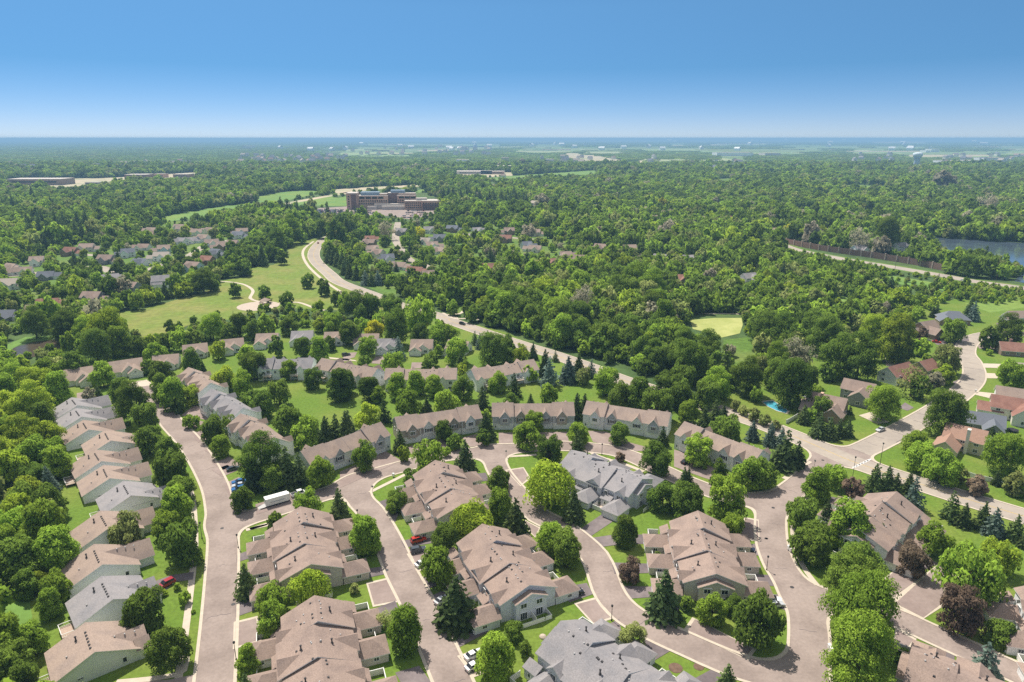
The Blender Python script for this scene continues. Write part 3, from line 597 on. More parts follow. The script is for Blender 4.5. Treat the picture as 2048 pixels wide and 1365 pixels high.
# ---- low villas of the left row: ridge parallel to the street stagger, a gabled wing towards the street
def villa(c, near, far, label, land, roof='tan_shingle', wall='stone_grey_siding', wing=0.55, big=1, dk=True, seed=0):
    A, ang, L = frame(c, near, far, 6.7); L = 11.6
    h = House('villa', A, ang, label, 'house', 'villas in a row along the left street', roof, wall); rr = random.Random(seed)
    W = 16.6; h.vol(L/2, 0, 0, L, W, 3.0, 6.7, 0.4)
    wl = W/2 + (4.2 if big else 2.0); rz, hw = (6.0, 8.0) if big else (5.0, 6.4); xw = L*wing
    h.vol(xw, -wl/2, -math.pi/2, wl, hw, 2.9, rz, 0.4); h.garage(xw, -wl, -math.pi/2, 4.7)
    h.vol(xw + (3.6 if big else -3.4), -(W/2+1.0), -math.pi/2, 2.6, 4.0, 2.7, 4.3, 0.3); h.door(xw + 3.6*(1 if big else -1), -(W/2+2.3), -math.pi/2)
    h.done()
    for k in range(6): h.put('roof_vent', vent_mesh(), L*0.16 + k*L*0.11, 0.55*(1), 6.62, 0)
    for k in range(3): h.put('roof_vent', pale_vent_mesh(), xw - 0.4 - 0.35*k, -4.5 - 2.0*k, rz - 0.02 - 0.12*k, 0)
    h.put('flue_pipe', flue_mesh(), L*0.68, 2.6, 5.75, 0); h.put('roof_vent', pale_vent_mesh(), L*0.4, 5.0, 4.75)
    h.window(0, 3.5, 1.2, math.pi, 1.2, 0.5); h.window(0, -5.2, 1.0, math.pi, 0.9, 1.3)
    for x in (2.0, 5.2, 9.2): h.window(x, W/2, 0.9, math.pi/2, 1.6, 1.4)
    if dk: deck(h, 3.2, W/2+1.6, 4.6, 3.0)
    LAND.append((land, h.root)); return h
VILLAS = [('d',(555,1165),(500,1000),'brown-roofed villa nearest the camera on the left street, white-railed deck at its back corner','the nearest left villa',0.45,0,1,'tan_shingle'),
 ('d',(660,858),(598,735),'grey-roofed villa beside the crimson estate car on its driveway','the crimson-car villa',0.5,0,1,'grey_shingle'),
 ('d',(600,655),(555,548),'brown-roofed villa just behind the grey villa with the crimson car','the villa above the crimson-car villa',0.6,1,0,'tan_shingle'),
 ('v',(590,1250),(515,1120),'brown-roofed villa with an olive tree close against its near wall','the olive-tree villa',0.5,1,0,'tan_shingle'),
 ('v',(785,960),(720,840),'grey-roofed villa halfway up the left row, row of dark vents on its ridge','the halfway grey villa',0.3,0,1,'grey_shingle'),
 ('v',(590,805),(545,710),'brown-roofed villa directly behind the grey one halfway up the left row','the villa above the halfway one',0.6,1,0,'tan_shingle'),
 ('v',(515,650),(465,570),'long brown-roofed villa with a wide dark shaded gable, white deck at back','the wide-gabled brown villa',0.5,1,1,'tan_shingle'),
 ('v',(600,462),(555,380),'brown-roofed villa between the wide-gabled brown villa and the far left villas','the villa above the wide-gabled one',0.4,0,1,'tan_shingle'),
 ('v',(400,362),(360,295),'brown-roofed villa next to the pair of grey-roofed villas at the far end','the villa beside the grey pair',0.6,1,0,'tan_shingle'),
 ('v',(335,245),(285,175),'nearer of the two adjoining grey-roofed villas at the far end of the row','the nearer grey-pair villa',0.5,1,0,'grey_shingle'),
 ('v',(300,140),(250,78),'farther of the two adjoining grey-roofed villas at the far end of the row','the farther grey-pair villa',0.6,1,0,'grey_shingle')]
for i, (c, ne, fa, lb, ld, wg, big, dk, rf) in enumerate(VILLAS): villa(c, ne, fa, lb, ld, rf, wing=wg, big=big, dk=bool(dk), seed=i)

# ---- four-home blocks: stepped two-storey roof, low hipped garages on both flanks
def fourplex(c, far, near, label, land, roof='brown_shingle', wall='taupe_siding', L=None, ang=None, mirror=1, wall2=None, hide=(), seed=0):
    Bp = at(c, *far, 9.0)
    if ang is None: A = at(c, *near, 8.6); ang = math.atan2(Bp[1]-A[1], Bp[0]-A[0]); L = math.hypot(Bp[0]-A[0], Bp[1]-A[1])
    else: A = (Bp[0]-L*math.cos(ang), Bp[1]-L*math.sin(ang))
    h = House('townhouse_block', A, ang, label, 'townhouses', 'four-home townhouse blocks', roof, wall); m = mirror; h.mw2 = wall2 or wall
    W = 15.4; a, b = 0.34*L, 0.70*L; rr = random.Random(seed)
    h.vol(a/2, -0.3*m, 0, a+0.02, W, 5.5, 8.6, 0.5); h.vol((a+b)/2+0.15, 0.4*m, 0, b-a, W+0.8, 5.6, 9.1, 0.45); h.vol((b+L)/2+0.3, -0.6*m, 0, L-b, W, 5.9, 9.7, 0.45)
    # projecting two-storey gable bay at both ends
    h.vol(-0.4, -0.3*m, 0, 2.4, 8.6, 5.2, 7.0, 0.35, w2=True); h.vol(L+0.9, -0.6*m, 0, 2.2, 8.6, 5.4, 7.2, 0.35)
    for y in (-2.2, 2.2):
        h.window(-1.6, y-0.3*m, 3.5, math.pi, 1.7, 1.35, 'trim'); h.put('patio_door', win_mesh(1.9, 2.1, 'plain'), -1.6, y-0.3*m, 0.15, math.pi)
    # cross gables
    for x, sd, wd in ((0.10*L,1,3.6),(0.46*L,1,6.0),(0.80*L,1,3.6),(0.20*L,-1,3.4),(0.55*L,-1,5.4),(0.86*L,-1,4.0)):
        y1 = (W/2+0.75)*sd; z = 5.45; rd = 5.45 + wd*0.30; h.vol(x, sd*(W/4+0.55), sd*math.pi/2, W/2+0.4, wd, z, rd+0.35, 0.3)
        nw = 2 if wd > 5 else 1
        for k in range(nw): h.window(x + (k-(nw-1)/2)*2.3, y1+0.05*sd, 3.6, sd*math.pi/2, 1.4, 1.4)
    for x in (0.28*L, 0.64*L):
        for sd in (-1, 1): h.window(x, sd*(W/2+0.5), 3.6, sd*math.pi/2, 1.2, 1.4)
    # garages and the low roofs that tie them to the house
    for x, sd, fr in ((-0.2,1,1),(0.40*L,1,1),(0.76*L,1,1),(0.03*L,-1,1),(0.5*L,-1,1),(0.84*L,-1,1)):
        if (x, sd) in hide: continue
        yc = sd*(W/2+3.9); h.vol(x+2.0, yc, sd*math.pi/2, 6.8, 6.0, 2.6, 4.5, 0.4, hip=(0,1)); h.garage(x+2.0, sd*(W/2+7.3), sd*math.pi/2, 4.6)
        h.shed(x+5.1, x+9.2, sd*(W/2-0.05), sd*(W/2+2.4), 3.9, 2.75); h.door(x+7.2, sd*(W/2+2.08), sd*math.pi/2)
        h.window(x-1.0, sd*(W/2+4.6), 1.0, math.pi, 1.2, 1.0)
        fence_panel(h, [(x+5.4, sd*(W/2+5.6)), (x+9.6, sd*(W/2+5.6)), (x+9.6, sd*(W/2+2.6))], 1.5)
    fence_panel(h, [(-1.7, -0.3*m), (-4.2, -0.3*m)], 1.7); fence_panel(h, [(-4.2, 4.4), (-4.2, -4.6), (-1.7, -4.6)], 1.1)
    h.done()
    for q in range(26):
        x = rr.uniform(0.06, 0.96)*L; sd = rr.choice((-1, 1)); y = sd*rr.choice((0.9, 1.0, 1.1, rr.uniform(1.5, 5.5)))
        oy, rz, ev, hw = (-0.3*m, 8.6, 5.5, W/2) if x < a-.4 else ((0.4*m, 9.1, 5.6, W/2+.4) if x < b else (-0.6*m, 9.7, 5.9, W/2))
        h.put('roof_vent', vent_mesh() if q % 2 else pale_vent_mesh(), x, oy+y, rz + 0.10 - abs(y)*(rz-ev)/hw)
    for x, y in ((0.18*L, 3.6), (0.5*L, -3.4), (0.5*L, 3.2), (0.85*L, -3.0)):
        oy, rz, ev, hw = (-0.3*m, 8.6, 5.5, W/2) if x < a else ((0.4*m, 9.1, 5.6, W/2+.4) if x < b else (-0.6*m, 9.7, 5.9, W/2))
        h.put('flue_pipe', flue_mesh(), x, oy+y, rz + 0.2 - abs(y)*(rz-ev)/hw)
    LAND.append((land, h.root)); return h
fourplex('e', (285,340), (350,652), 'brown-roofed fourplex on the corner across the street from the white box trailer', 'the fourplex by the white trailer', seed=1)
fourplex('e', (365,868), None, 'brown-roofed fourplex at the bottom left of the middle, cut off by the frame below', 'the bottom left fourplex', L=29.5, ang=R(110), seed=2)
fourplex('e', (1078,65), (1238,300), 'brown-roofed fourplex whose driveway holds the bright red SUV', 'the fourplex with the red SUV', wall='beige_siding', seed=3)
fourplex('t', (430,180), (1060,955), 'brown-roofed fourplex with a blue-grey gable end and black cars on its right side', 'the fourplex with black cars', wall='blue_grey_siding', seed=4)
fourplex('f', (1440,362), (1550,706), 'brown-roofed fourplex with a dark grey gable end inside the right curve', 'the dark-gabled fourplex', wall='taupe_siding', wall2='taupe_siding', seed=5)
fourplex('s', (370,140), (1545,585), 'grey-roofed blue fourplex beside the big lime green willow', 'the blue fourplex by the willow', 'grey_shingle', 'blue_grey_siding', seed=6)
fourplex('f', (650,1020), None, 'grey-roofed blue fourplex at the bottom edge, only its far half in frame', 'the grey roof at the bottom edge', 'grey_shingle', 'blue_grey_siding', L=29, ang=R(133), seed=7)
fourplex('r', (630,95), (395,330), 'brown-roofed fourplex at right between the curved street and the spruce row', 'the fourplex by the spruce row', wall='white_siding', seed=8)
fourplex('r', (764,1192), None, 'brown-roofed fourplex at the bottom right, beside a blue spruce', 'the bottom right fourplex', L=26, ang=R(143), seed=9)
fourplex('r', (1700,700), None, 'brown-roofed white fourplex at the right edge, only its low garages in frame', 'the right edge fourplex', wall='white_siding', L=29, ang=R(75), seed=10)

# ---- rows of four tall townhouses, gabled bays above white garage doors
def row(c, p, q, label, land, roof='tan_shingle', walls=('ash_siding','clay_siding'), rear=False, dep=11.0, garages=True, seed=0):
    A = at(c, *p, 8.9); Bp = at(c, *q, 8.9); ang = math.atan2(Bp[1]-A[1], Bp[0]-A[0]); L = math.hypot(Bp[0]-A[0], Bp[1]-A[1])
    M = ((A[0]+Bp[0])/2, (A[1]+Bp[1])/2); h = House('row_house', M, ang, label, 'townhouses', 'rows of tall townhouses', roof, walls[0]); h.mw2 = walls[1]
    u = L/4; steps = ((0.75,1.3),(0,0),(0.05,0.4),(0.8,1.2)); f = -1; hy = dep/2
    for k in range(4):
        x = -L/2 + u*(k+0.5); dz, dy = steps[k]; h.vol(x, -dy*f*0 + (-dy if not rear else dy)*0.5, 0, u-0.01, dep+dy*0.4, 5.7+dz*0.4, 8.8+dz, 0.35)
        bx = x + (1 if k % 2 == 0 else -1)*u*0.10; yf = -hy-dy-0.35
        h.vol(bx, (yf+0)/2, -math.pi/2, -yf, 4.0, 5.6+dz*0.3, 8.0+dz*0.3, 0.4, z0=2.45, w2=(k % 2 == 1))
        sdg = 'shutter' if k in (1, 2) else 'trim'
        if not rear:
            h.window(bx, yf, 3.4+dz*0.3, -math.pi/2, 2.0, 1.45, sdg); h.garage(bx, -hy-dy*0.7-0.03, -math.pi/2, 4.9, 2.15)
            # garage front wall under the bay
            h.wall2.face([(bx-2.8,-hy-dy*0.7,0),(bx+2.8,-hy-dy*0.7,0),(bx+2.8,-hy-dy*0.7,2.6),(bx-2.8,-hy-dy*0.7,2.6)]) if False else None
            h.door(x - (1 if k % 2 == 0 else -1)*u*0.36, -hy-dy*0.7-0.03, -math.pi/2)
        ry = hy + dy*0.7
        h.window(x-1.6, ry, 3.4, math.pi/2, 1.5, 1.6); h.window(x+1.7, ry, 3.4, math.pi/2, 1.2, 1.3); h.window(x-1.5, ry, 0.9, math.pi/2, 1.8, 1.4)
        h.vol(x+2.0, hy-0.2, math.pi/2, 3.4, 2.8, 5.9, 7.4, 0.2) if k in (0, 3) else None
        if rear and k in (1, 3): deck(h, x-1.5, ry+1.6, 3.6, 3.0, 2.8)
        for t in range(3): h.put('roof_vent', pale_vent_mesh() if t else vent_mesh(), x-2+1.9*t, 0.7+(0.6*t if rear else 0.2), 8.72+dz-0.3-0.2*t)
    for sx in (-1, 1):
        for y in (-2.5, 1.5): h.window(sx*L/2, y, 3.4, 0 if sx > 0 else math.pi, 0.9, 1.3)
    if not rear:
        B = MB()
        for k in range(5):
            d = max(steps[min(k, 3)][1], steps[max(k-1, 0)][1]); x = -L/2+u*k + (0.12 if k == 0 else -0.12 if k == 4 else 0); B.box((x, -hy-d*0.7-0.06, 2.75), (0.26, 0.12, 5.5))
        for k in range(4):
            d = steps[k][1]; B.box((-L/2+u*(k+0.5), -hy-d*0.7-0.045, 2.62), (u-0.3, 0.08, 0.3)); B.box((-L/2+u*(k+0.5)+(1 if k % 2 == 0 else -1)*u*0.10, -hy-d*0.7-0.012, 1.25), (u*0.78, 0.03, 2.46))
        B.build('trim_board', 'trim_white', h.root)
    h.done(); LAND.append((land, h.root)); return h
row('n', (601,905), (758.6,847.5), 'townhouse row with tan roof beside the pair of spruces left of the crescent', 'the leftmost crescent row', walls=('stone_grey_siding','ash_siding'))
row('b', (322,575), (800,503), 'tan-roofed townhouse row with taupe bays, second row from the left on the crescent', 'the second crescent row', walls=('clay_siding','stone_grey_siding'))
row('b', (893,492), (1362,488), 'tan-roofed townhouse row in the centre behind the stop sign, facing straight on', 'the middle crescent row')
row('b', (1450,480), (1932,550), 'tan-roofed townhouse row with white bays just right of the centre row', 'the fourth crescent row', walls=('stone_grey_siding','ash_siding'))
row('c', (70,603), (520,770), 'tan-roofed townhouse row beside the blue spruces near the main junction', 'the row by the blue spruces', walls=('stone_grey_siding','ash_siding'))
row('w', (640,365), (190,282), 'tan-roofed townhouse row at the left of the green, white balcony in its rear', 'the left row on the green', walls=('white_siding','stone_grey_siding'), rear=True)
row('w', (1282,362), (708,365), 'tan-roofed townhouse row behind three pointed trees at the head of the green', 'the middle row on the green', walls=('stone_grey_siding','stone_grey_siding'), rear=True)
row('w', (1905,290), (1400,372), 'tan-roofed townhouse row with rear decks, between green lawn and main road spruces', 'the right row on the green', walls=('white_siding','stone_grey_siding'), rear=True)
row('a', (1835,228), (1530,232), 'grey-roofed townhouse row behind trees at the far left of the green', 'the grey row behind the green', 'grey_shingle', ('white_siding','white_siding'), rear=True)
row('q', (345,120), (640,330), 'tan-roofed townhouse row at the top of the left street, partly behind yellow-green trees', 'the top row of the left street', walls=('white_siding','stone_grey_siding'))
row('q', (655,415), (1085,672), 'grey-roofed townhouse row with stepped roofs on the left street', 'the grey row of the left street', 'grey_shingle', ('white_siding','white_siding'))
row('q', (1060,755), (1500,1075), 'tan-roofed townhouse row on the left street just below the grey row', 'the tan row below the grey row', walls=('white_siding','stone_grey_siding'))

# ---- free-standing houses
def cottage(c, x, y, ang, label, land=None, roof='tan_shingle', wall='stone_grey_siding', L=12.0, W=11.0, gx=-2.8, eave=2.9, ridge=6.4, group=None, z=None):
    p = at(c, x, y, ridge); h = House('villa', p, R(ang), label, 'house', group, roof, wall)
    h.vol(0, 0, 0, L, W, eave, ridge, 0.4); h.vol(1.2, -W/4-0.8, -math.pi/2, W/2+1.6, 7.0, eave-0.1, ridge-1.0, 0.35)
    h.vol(gx, -W/2-1.2, -math.pi/2, 8.4, 6.4, 2.7, 5.0, 0.35); yg = -W/2-5.4
    h.garage(gx, yg, -math.pi/2, 4.9, 2.2); h.window(gx, yg, 3.0, -math.pi/2, 0.9, 0.6)
    h.window(2.6, -W/2-1.6, 0.9, -math.pi/2, 1.8, 1.4); h.door(4.9, -W/2, -math.pi/2)
    for s in (-1, 1):
        for yy in (-1, 2.5): h.window(s*L/2, yy, 1.0, 0 if s > 0 else math.pi, 1.2, 1.3)
    for xx in (-3, 0.5, 3.5): h.window(xx, W/2, 1.0, math.pi/2, 1.5, 1.4)
    h.done()
    for k in range(4): h.put('roof_vent', vent_mesh(), -3+2*k, 0.9, ridge-0.35)
    h.put('flue_pipe', flue_mesh(), 3.5, 1.8, ridge-0.8)
    if land: LAND.append((land, h.root))
    return h
BG = 'villas of the back row'
cottage('w', 1000,120, 0, 'villa with a small gable over its white garage, straight above the centre row of townhouses', 'the gabled villa above the centre', group=BG)
cottage('w', 725,114, 2, 'grey-roofed villa with a blue spruce in front of its right half', 'the villa with the blue spruce', 'grey_shingle', group=BG)
cottage('w', 545,74, 4, 'wide brown-roofed villa with a round tree in front, second left of the blue spruce', 'the wide back-row villa', L=14, group=BG)
cottage('w', 290,58, 6, 'tan-roofed villa behind the small dark car, one narrow tree in front of it', 'the villa by the small dark car', group=BG)
cottage('w', 20,50, 8, 'grey-roofed villa at the left of the back row with trees hiding its garage', 'the grey back-row villa', 'grey_shingle', group=BG)
cottage('w', 1300,130, -18, 'tan-roofed white villa at the right end of the back row, behind a round tree', 'the right end back-row villa', wall='white_siding', group=BG)
cottage('a', 1565,80, 8, 'tan-roofed villa showing its white garage door below a gable, left of the grey one', 'the left gabled back-row villa', group=BG)
cottage('a', 1355,112, 22, 'tan-roofed villa at the left of the back row with a lime tree beside it', 'the villa by the lime tree', group=BG)
cottage('a', 1140,142, 24, 'tan-roofed villa just left of the lime tree, dark trees along its front', 'the villa left of the lime tree', group=BG)
cottage('a', 970,205, 18, 'tan roof half hidden by street trees at the head of the left street', 'the half hidden villa', group=BG)
cottage('a', 730,235, 32, 'tan-roofed villa closing the end of the left street, white garage door facing right', 'the villa closing the left street', L=15, W=12.5, ridge=6.8, gx=3.6, group=BG)
cottage('a', 460,282, 34, 'tan-roofed villa farthest left at the end of the street, facing its own drive', 'the farthest left villa', L=14, W=12.5, ridge=6.8, gx=2.5, group=BG)

def house(c, x, y, ang, label, land=None, roof='red_shingle', wall='brown_siding', L=14, W=9.5, eave=5.2, ridge=8.6, wing=(3.5,-1,7.5,7.5,3.0,6.0), gar=(-7.5,-2,7.5,7.0,2.8,5.6), chim=None, group=None, name='house', cat='house', hip=(0,0), win=True, detail=True):
    """main volume (ridge along x) + front wing + side garage; each of the two = (x, y, length, width, eave, ridge)"""
    p = at(c, x, y, ridge*0.8); h = House(name, p, R(ang), label, cat, group, roof, wall)
    h.vol(0, 0, 0, L, W, eave, ridge, 0.45, hip=hip)
    if wing: h.vol(wing[0], wing[1]-W/2, -math.pi/2, wing[2], wing[3], wing[4], wing[5], 0.4)
    if gar: h.vol(gar[0], gar[1], 0, gar[2], gar[3], gar[4], gar[5], 0.4); h.garage(gar[0], gar[1]-gar[3]/2, -math.pi/2, min(4.8, gar[2]-1.5))
    if win:
        zs = (0.9, 3.5) if eave > 4.5 else (0.9,)
        for z in zs:
            for xx in (-L*0.32, 0.0, L*0.34):
                if detail or xx: h.window(xx, -W/2, z, -math.pi/2, 1.5, 1.3, fine=detail)
                if detail: h.window(xx, W/2, z, math.pi/2, 1.5, 1.3)
            for s in (-1, 1): h.window(s*L/2, 1.6, z, 0 if s > 0 else math.pi, 1.3, 1.3, fine=detail)
        if wing: h.window(wing[0], wing[1]-W/2-wing[2]/2, 1.0, -math.pi/2, 1.8, 1.4, fine=detail)
    h.done()
    if chim:
        B = MB(); B.box((chim[0], chim[1], (ridge+1.2)/2), (1.0, 1.8, ridge+1.2)); B.box((chim[0], chim[1], ridge+1.25), (1.2, 2.0, 0.14)); B.build('chimney', chim[2], h.root)
    if detail:
        for k in range(3): h.put('roof_vent', vent_mesh(), -3+2.4*k, 0.9, ridge-0.5)
    if land: LAND.append((land, h.root))
    return h
# the side street at right
house('c', 900,460, -38, 'large brown-roofed corner house beside the swimming pool', 'the pool house', 'brown_shingle', 'brown_siding', 15, 10, 4.2, 8.0, (4.5,-2.5,8,8,2.9,6.2), (-4.0,-6.5,9,8,2.8,5.8), chim=(-2,-2.5,'brick'))
house('c', 1085,380, -40, 'dark grey house with brown stepped roofs behind the pool house', 'the dark house behind the pool house', 'brown_shingle', 'dark_grey_siding', 13, 9, 5.2, 8.6, (2.5,-2,8,8,4.0,7.0), None)
house('c', 1310,280, 30, 'long red-brown-roofed house with pale walls, large thin trees in front', 'the long red-brown house', 'red_shingle', 'white_siding', 17, 9.5, 4.6, 8.2, (-1.5,-3,9,7.5,2.9,6.0), (7.5,-3,8,8,2.8,6))
house('c', 1470,250, 30, 'red-brown-roofed house just right of the long one, by the bend of the street', 'the house at the bend', 'red_shingle', 'brown_siding', 11, 9, 3.4, 6.8, None, None)
house('k', 830,1100, -42, 'cream house with orange roof and tall pale chimney on the corner lot', 'the cream house with orange roof', 'orange_shingle', 'cream_siding', 13, 10, 5.0, 8.6, (-4.2,-4,11,8.0,2.9,6.0), None, chim=(1.5,-5.9,'beige_siding'))
house('k', 970,985, -30, 'low blue-grey-roofed house tucked behind the cream house', 'the slate-roofed house', 'slate_shingle', 'dark_grey_siding', 14, 9.5, 3.0, 6.4, (3,-2,7,7,2.8,5.6), None)
house('k', 1190,870, -32, 'red-roofed house with a big stone-coloured gable at the right edge', 'the red-roofed gable house', 'red_shingle', 'beige_siding', 15, 10, 5.0, 8.8, (4,-2,8,8,4.2,8.0), (-7.5,-1.5,9,8,2.9,5.6))
house('k', 1190,790, -30, 'tan-roofed house behind the red-roofed gable house at the right edge', 'the tan house behind the red roof', 'tan_shingle', 'stone_grey_siding', 12, 9, 4.5, 7.8, None, None)
house('k', 1250,590, -20, 'pale-roofed house at the right edge beside two concrete drives', 'the pale house at the right edge', 'pale_shingle', 'beige_siding', 13, 9, 3.2, 6.5, (-3,-2,7,7,2.9,5.6), None)
house('k', 1215,430, -16, 'dark brick house with a plain red-brown roof near the top of the side street', 'the dark brick house', 'red_shingle', 'brown_siding', 16, 10, 3.0, 6.6, None, None, chim=(-2,2,'dark_brick'))
house('k', 730,185, -14, 'large grey-brown hipped house at the top of the side street', 'the hipped house', 'slate_shingle', 'brown_siding', 17, 11, 3.6, 7.6, (-6.5,-0.5,8,8,3.0,6.0), None, hip=(1,1))
house('k', 520,265, 24, 'brown-grey gabled house behind the maroon shrub and the red car', 'the house by the red car', 'brown_shingle', 'brown_siding', 12, 9, 5.2, 8.6, (-2,-2,8,8,3.2,6.4), (-7.5,-1,6.5,7,2.8,5.4))
house('k', 1235,180, 4, 'tan-roofed house with grey walls, a dark car in front, top right', 'the top right house', 'tan_shingle', 'stone_grey_siding', 14, 9, 3.2, 6.6, None, (-8,-3,8,7,2.8,5.4))
house('k', 1020,235, 4, 'low tan-roofed garage house left of the top right house', None, 'tan_shingle', 'stone_grey_siding', 9, 8, 2.9, 5.4, None, None) if False else None

# ---- houses of the older streets beyond the park and the main road, each in its own colours
MIDS = '''l 1490 425 20 sky b tan|l 1300 545 -30 white s slate|l 1760 580 -20 sky b brown|l 1190 765 -12 dark_grey b brown
l 840 855 -4 dark_grey b brown|l 910 850 0 brown b brown|l 435 915 14 dark_grey r red|l 350 975 12 brown b brown|l 50 1020 6 dark_grey s slate|l 420 665 12 dark_grey s slate
l 105 592 -24 stone_grey t tan|l 205 625 20 white t tan|l 75 735 10 white t pale|l 335 530 18 white t tan|l 645 445 -10 brown r red|l 790 412 8 beige t tan
l 1310 412 -8 stone_grey b brown|l 1165 458 22 white s slate|l 965 515 -6 dark_grey b brown|l 1005 690 34 white s grey|l 1470 490 10 white p pale|l 1380 262 -12 beige t tan
l 1360 300 14 beige b brown|l 1655 358 -20 stone_grey s grey|l 1725 352 16 white s grey|l 1850 328 -16 stone_grey t tan|l 1925 372 28 white t tan|l 1965 462 -24 blue_grey s slate
l 1885 525 -14 brown r red|l 2025 398 12 brown b brown|l 1630 232 -8 beige t tan|l 1790 278 10 white t tan|l 1915 262 -14 beige t tan
h 1415 642 22 blue_grey t tan|h 1395 662 -10 white s slate|h 1062 628 12 beige t tan|h 1130 645 -16 beige b brown|h 1362 712 -6 stone_grey b brown|h 1490 690 14 brown b brown|h 950 478 8 beige t tan|h 1018 492 -12 white s grey|h 870 490 14 beige t tan|h 1420 403 6 beige s grey|h 1490 398 -14 white s grey
i 175 685 10 brown r red|i 172 707 -14 brown b brown|i 190 742 24 beige b tan|i 222 765 -30 beige b brown|i 277 795 22 blue_grey s slate|i 345 840 -24 stone_grey t tan|i 440 868 -20 sky r red|i 520 892 18 brown b brown|i 718 822 50 beige r brown|i 870 850 4 brown r red
i 500 697 -20 white t pale|i 535 722 24 white t tan|i 582 752 -34 white t tan|i 582 678 6 dark_grey s slate|i 658 625 -10 brown s slate|i 800 636 24 white s grey|i 730 672 -16 beige t pale|i 990 638 6 brown b brown|i 970 682 -8 brown r red|i 1092 720 26 blue_grey s slate
i 1142 742 -18 beige t tan|i 1320 778 10 beige b brown|i 1390 800 -14 brown b brown|i 1232 820 18 brown r red|i 1530 735 -26 brown b brown|i 1692 740 8 beige t tan|i 1872 795 -18 white s grey|i 2030 800 16 white s grey|i 2012 915 -10 brown r red|i 362 642 -20 dark_grey s grey|i 520 632 14 stone_grey s grey|i 1145 647 -8 beige t tan|i 1720 525 16 beige s grey|i 1858 565 -12 beige t tan
j 85 800 -16 white s grey|j 438 908 24 white s grey|j 955 685 -6 beige r red|j 590 638 10 brown b brown|j 170 570 -14 beige r brown|j 322 568 12 brown r red|j 392 570 -10 beige t tan|j 430 652 22 stone_grey b brown|j 1270 470 4 beige t tan|j 1385 486 -12 brown t tan|j 1325 728 18 stone_grey s grey|j 1830 508 0 beige t pale|j 1105 356 10 brown b brown|j 232 355 -8 beige t tan|j 312 368 14 beige t tan|j 872 640 -20 brown b brown|j 1085 742 16 white s grey'''
CN = dict(sky='pale blue', dark_grey='dark grey', brown='brown', stone_grey='grey', white='white', beige='beige', blue_grey='blue-grey')
RN = dict(tan='tan', slate='dark slate', brown='brown', red='red-brown', pale='pale', grey='grey')
WHERE = dict(l='west of the park', h='beyond the park', i='beyond the main road', j='in the woods near the lake')
MIDH = []
for it in MIDS.replace('\n', '|').split('|'):
    c, x, y, a, wl, _, rf = it.split(); MIDH.append((c, float(x), float(y), float(a), wl, rf))
nz = {}
for c, x, y, a, wl, rf in MIDH: nz.setdefault((wl, rf, c), []).append(px(c, x, y)[0])
ORD = ['leftmost of these', 'second from left', 'third from left', 'fourth from left', 'fifth from left', 'sixth from left', 'seventh from left']
hr = random.Random(3)
for c, x, y, a, wl, rf in MIDH:
    lst = sorted(nz[(wl, rf, c)]); i = lst.index(px(c, x, y)[0])
    lb = f'{CN[wl]} house with {RN[rf]} roof {WHERE[c]}' + ('' if len(lst) == 1 else f', {ORD[i]}')
    far = y < 560 and c in 'hij' or (c == 'l' and y < 330)
    L = hr.uniform(11.0, 14.5); two = hr.random() < 0.6
    big = (c, x) in (('l', 1550.0),)
    house(c, x, y, a, lb, None, rf + '_shingle', wl + '_siding', L, hr.uniform(8.5, 10), 5.0 if two else 3.2, 8.3 if two else 6.5,
          (hr.uniform(-3, 3.5), -1.5, 7.5, 7.0, 3.0 if not two else 4.4, 6.2 if not two else 7.6), (hr.choice((-1, 1))*(L/2+2.8), -1.0, 6.6, 7.2, 2.8, 5.4), group='houses of the older streets', win=not far, detail=False)
h = house('l', 1500, 705, 24, 'large white two-storey house with grey roof and tall windows facing the park', 'the big white park house', 'grey_shingle', 'white_siding', 19, 11, 5.4, 9.0, (5.5,-1,8,8.5,5.2,8.8), (-6,-4,8,8,3.2,6.2), group='houses of the older streets')
deck(h, 9.5, -9.0, 6, 4, 2.0)
FARH = []
fr2 = random.Random(31)
for k in range(26):
    X_, Y_ = fr2.uniform(900, 2040), fr2.uniform(335, 440); g_ = at('n', X_, Y_)
    if not inside(g_[0], g_[1], LAKE): FARH.append((g_[0], g_[1], fr2.uniform(0, 3.14), fr2.choice(('grey', 'tan', 'brown', 'tan')))); d_ = 0.012*g_[1]; CLEAR.append([(g_[0]-d_*.8, g_[1]-14), (g_[0]+d_*.8, g_[1]-14), (g_[0]+d_*.7, g_[1]+16), (g_[0]-d_*.7, g_[1]+16)])
for ro in [o for o in list(col.objects) if o.type == 'EMPTY' and o.get('category') in ('house', 'townhouses')]: KEEP.append((ro.location.x, ro.location.y, 17 if ro.get('category') == 'townhouses' else 10))

